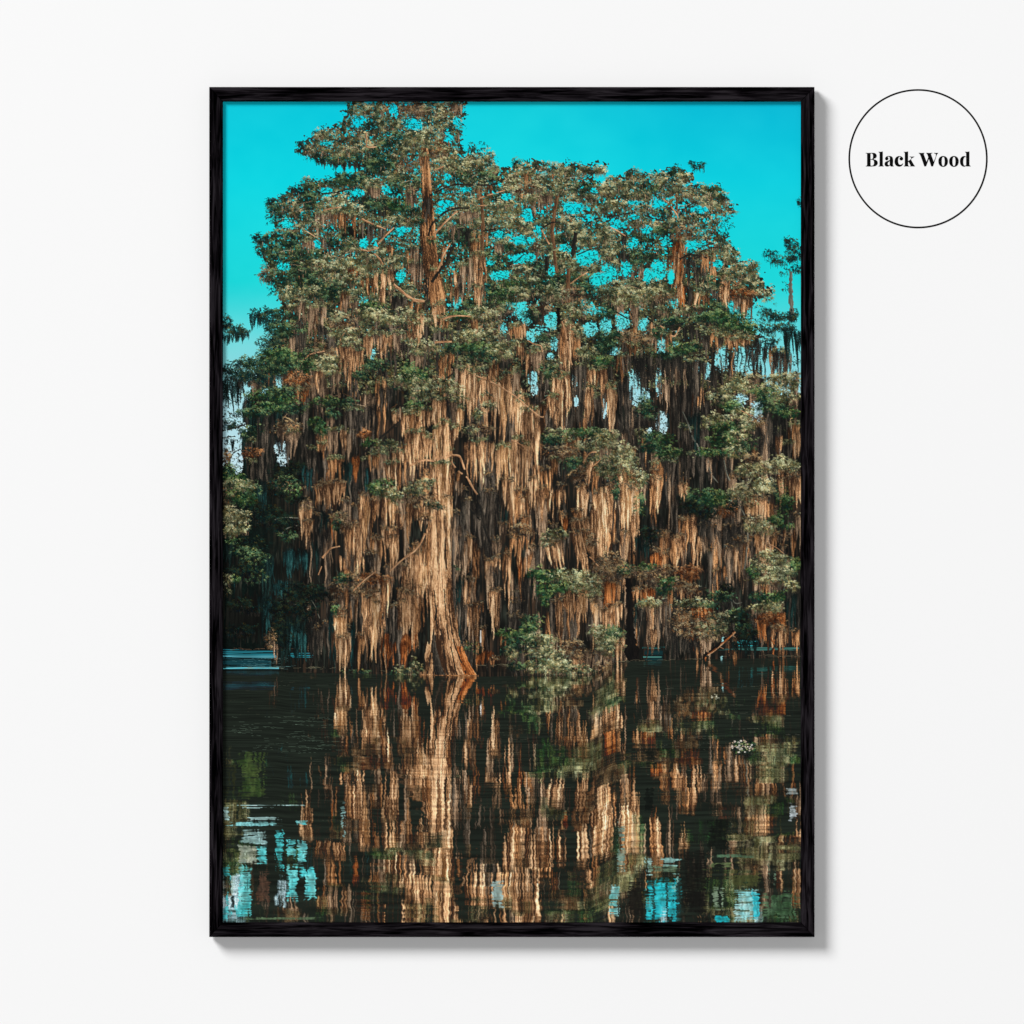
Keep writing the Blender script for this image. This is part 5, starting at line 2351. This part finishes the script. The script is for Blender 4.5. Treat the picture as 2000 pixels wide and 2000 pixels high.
# lettering: each glyph drawn as closed outlines with smooth or sharp points
def P(*a): return a
GLYPHS = [
 (1685, 290, 17.5636, [
  # B
  "105,150 160,158 290,152 350,152s 440,178s 476,255s 445,325s 375,358s 375,375 455,400s 512,490s 460,585s 340,612s 105,612 105,600 140,590s 152,560 152,200 142,172s 105,165",
  "265,175 265,370 300,370s 340,345s 355,255s 340,190s 310,170s 285,166s",
  "265,385 265,575 285,592s 325,592s 375,560s 390,480s 375,415s 340,388s",
  # l
  "545,112 600,118 685,105 685,560 695,590s 720,603 720,612 545,612 545,603 578,585s 582,560 582,165 575,145s 545,125",
  # a
  "930,330s 922,295s 890,278s 850,283s 868,312s 878,350s 855,390s 820,402s 785,388s 770,350s 790,300s 840,268s 915,260s 1000,285s 1030,345s 1032,575 1045,598s 1068,592 1060,608s 1020,614s 960,610s 932,580s 895,606s 835,616s 775,595s 752,535s 775,470s 850,432s 930,400",
  "928,432 880,465s 856,520s 865,560s 890,576s 915,572s 930,555",
  # c
  "1385,518 1355,575s 1300,612s 1240,620s 1150,585s 1100,505s 1094,440s 1120,340s 1180,280s 1265,262s 1345,290s 1384,350s 1365,392s 1325,408s 1285,395s 1265,350s 1280,318s 1300,295s 1290,282s 1265,280s 1228,320s 1210,420s 1222,500s 1255,550s 1300,560s 1345,540s 1378,510",
  # k
  "1410,112 1470,118 1553,105 1553,425 1580,425 1668,325s 1650,300s 1612,292 1612,278 1690,284 1765,278 1765,290 1700,325s 1650,378 1765,575s 1790,603 1790,612 1625,612 1640,600s 1635,570s 1575,458 1553,450 1553,555 1565,590s 1595,603 1595,612 1410,612 1410,603 1440,588s 1446,560 1446,165 1440,142s 1410,124",
 ]),
 (1790, 290, 17.5636, [
  # W
  "80,150 170,157 265,150 265,166 248,185s 252,215 345,465 408,305 365,190s 340,165 340,150 440,157 540,150 540,166 498,178s 500,210 592,465 668,215s 650,180s 602,165 602,152 670,157 738,152 738,166 705,195s 690,225 565,612 508,612 425,350 328,612 270,612 125,210s 105,180s 80,164",
  # o
  "915,260s 1010,290s 1065,370s 1074,440s 1050,550s 990,610s 915,628s 840,610s 775,545s 754,440s 775,340s 835,280s",
  "915,284s 885,310s 866,380s 862,440s 868,530s 888,585s 915,606s 945,585s 962,530s 970,440s 962,360s 945,305s",
  # o
  "1285,260s 1380,290s 1435,370s 1444,440s 1420,550s 1360,610s 1285,628s 1210,610s 1145,545s 1124,440s 1145,340s 1205,280s",
  "1285,284s 1255,310s 1236,380s 1232,440s 1238,530s 1258,585s 1285,606s 1315,585s 1332,530s 1340,440s 1332,360s 1315,305s",
  # d
  "1670,112 1730,118 1812,105 1812,545 1825,580s 1858,605 1858,612 1706,612 1706,588 1660,618s 1600,618s 1525,560s 1494,450s 1515,340s 1570,280s 1640,262s 1706,290 1706,160 1695,145s 1670,128",
  "1706,300 1670,288s 1630,320s 1602,420s 1606,520s 1630,580s 1660,594s 1706,570",
 ]),
]
def lettering():
    cu = bpy.data.curves.new('lettering', 'CURVE'); cu.dimensions = '2D'; cu.fill_mode = 'BOTH'; cu.resolution_u = 10
    for (ox, oy, f, loops) in GLYPHS:
        for loop in loops:
            pts = loop.split()
            sp = cu.splines.new('BEZIER'); sp.bezier_points.add(len(pts)-1); sp.use_cyclic_u = True
            for q, t in zip(sp.bezier_points, pts):
                smooth_pt = t[-1] == 's'
                u, v = (float(z) for z in t.rstrip('s').split(','))
                q.co = ((u/f+ox-CX)*S, -(v/f+oy-CY)*S, 0)
                q.handle_left_type = q.handle_right_type = 'AUTO' if smooth_pt else 'VECTOR'
    cu.extrude = .00003; cu.offset = .22*S
    o = bpy.data.objects.new('tmp', cu); col.objects.link(o)
    bpy.context.view_layer.update()
    me = bpy.data.meshes.new_from_object(o.evaluated_get(bpy.context.evaluated_depsgraph_get()))
    bpy.data.objects.remove(o); bpy.data.curves.remove(cu)
    me.name = 'lettering'; me.materials.clear()
    for v in me.vertices: v.co = Vector((v.co.x, -.0001-v.co.z, v.co.y))
    me.update()
    t = link('lettering', me, M_black, lab)
    return t
lettering()

# ---- light: a large soft lamp up and to the left, the white room's even light, and an added front fill
w = bpy.data.worlds.new('World'); scn.world = w; w.use_nodes = True
bg = w.node_tree.nodes['Background']; bg.inputs['Color'].default_value = (1,1,1,1); bg.inputs['Strength'].default_value = AMBIENT
ld = bpy.data.lights.new('softbox', 'AREA'); ld.shape = 'DISK'; ld.size = LSIZE
lo = bpy.data.objects.new('softbox', ld); col.objects.link(lo)
dirv = Vector((-LTAN, -1.0, LTAN)).normalized()
lo.location = dirv*LDIST
lo.rotation_euler = (-dirv).to_track_quat('-Z', 'Y').to_euler()
ld.energy = LPOWER
fd = bpy.data.lights.new('front_fill', 'AREA'); fd.shape = 'DISK'; fd.size = 6.0; fd.energy = FPOWER  # fill lamp added on the camera axis to lift the frame's shadow on the wall
fo = bpy.data.objects.new('front_fill', fd); col.objects.link(fo)
fo.location = (0, -LDIST, 0); fo.rotation_euler = (math.pi/2, 0, 0)

# ---- camera: square on to the wall
cam = bpy.data.cameras.new('Camera'); co_ = bpy.data.objects.new('Camera', cam); col.objects.link(co_)
CD = 12.0
co_.location = (0, -CD, 0); co_.rotation_euler = (math.pi/2, 0, 0)
cam.sensor_width = 36; cam.lens = 36*CD/(2000*S); cam.clip_end = 200; cam.clip_start = .05
scn.camera = co_
scn.render.resolution_x = scn.render.resolution_y = 1024
vs = scn.view_settings
scn.display_settings.display_device = 'sRGB'
vs.view_transform = 'Standard'; vs.look = 'None'; vs.exposure = 0; vs.gamma = 1; vs.use_curve_mapping = False
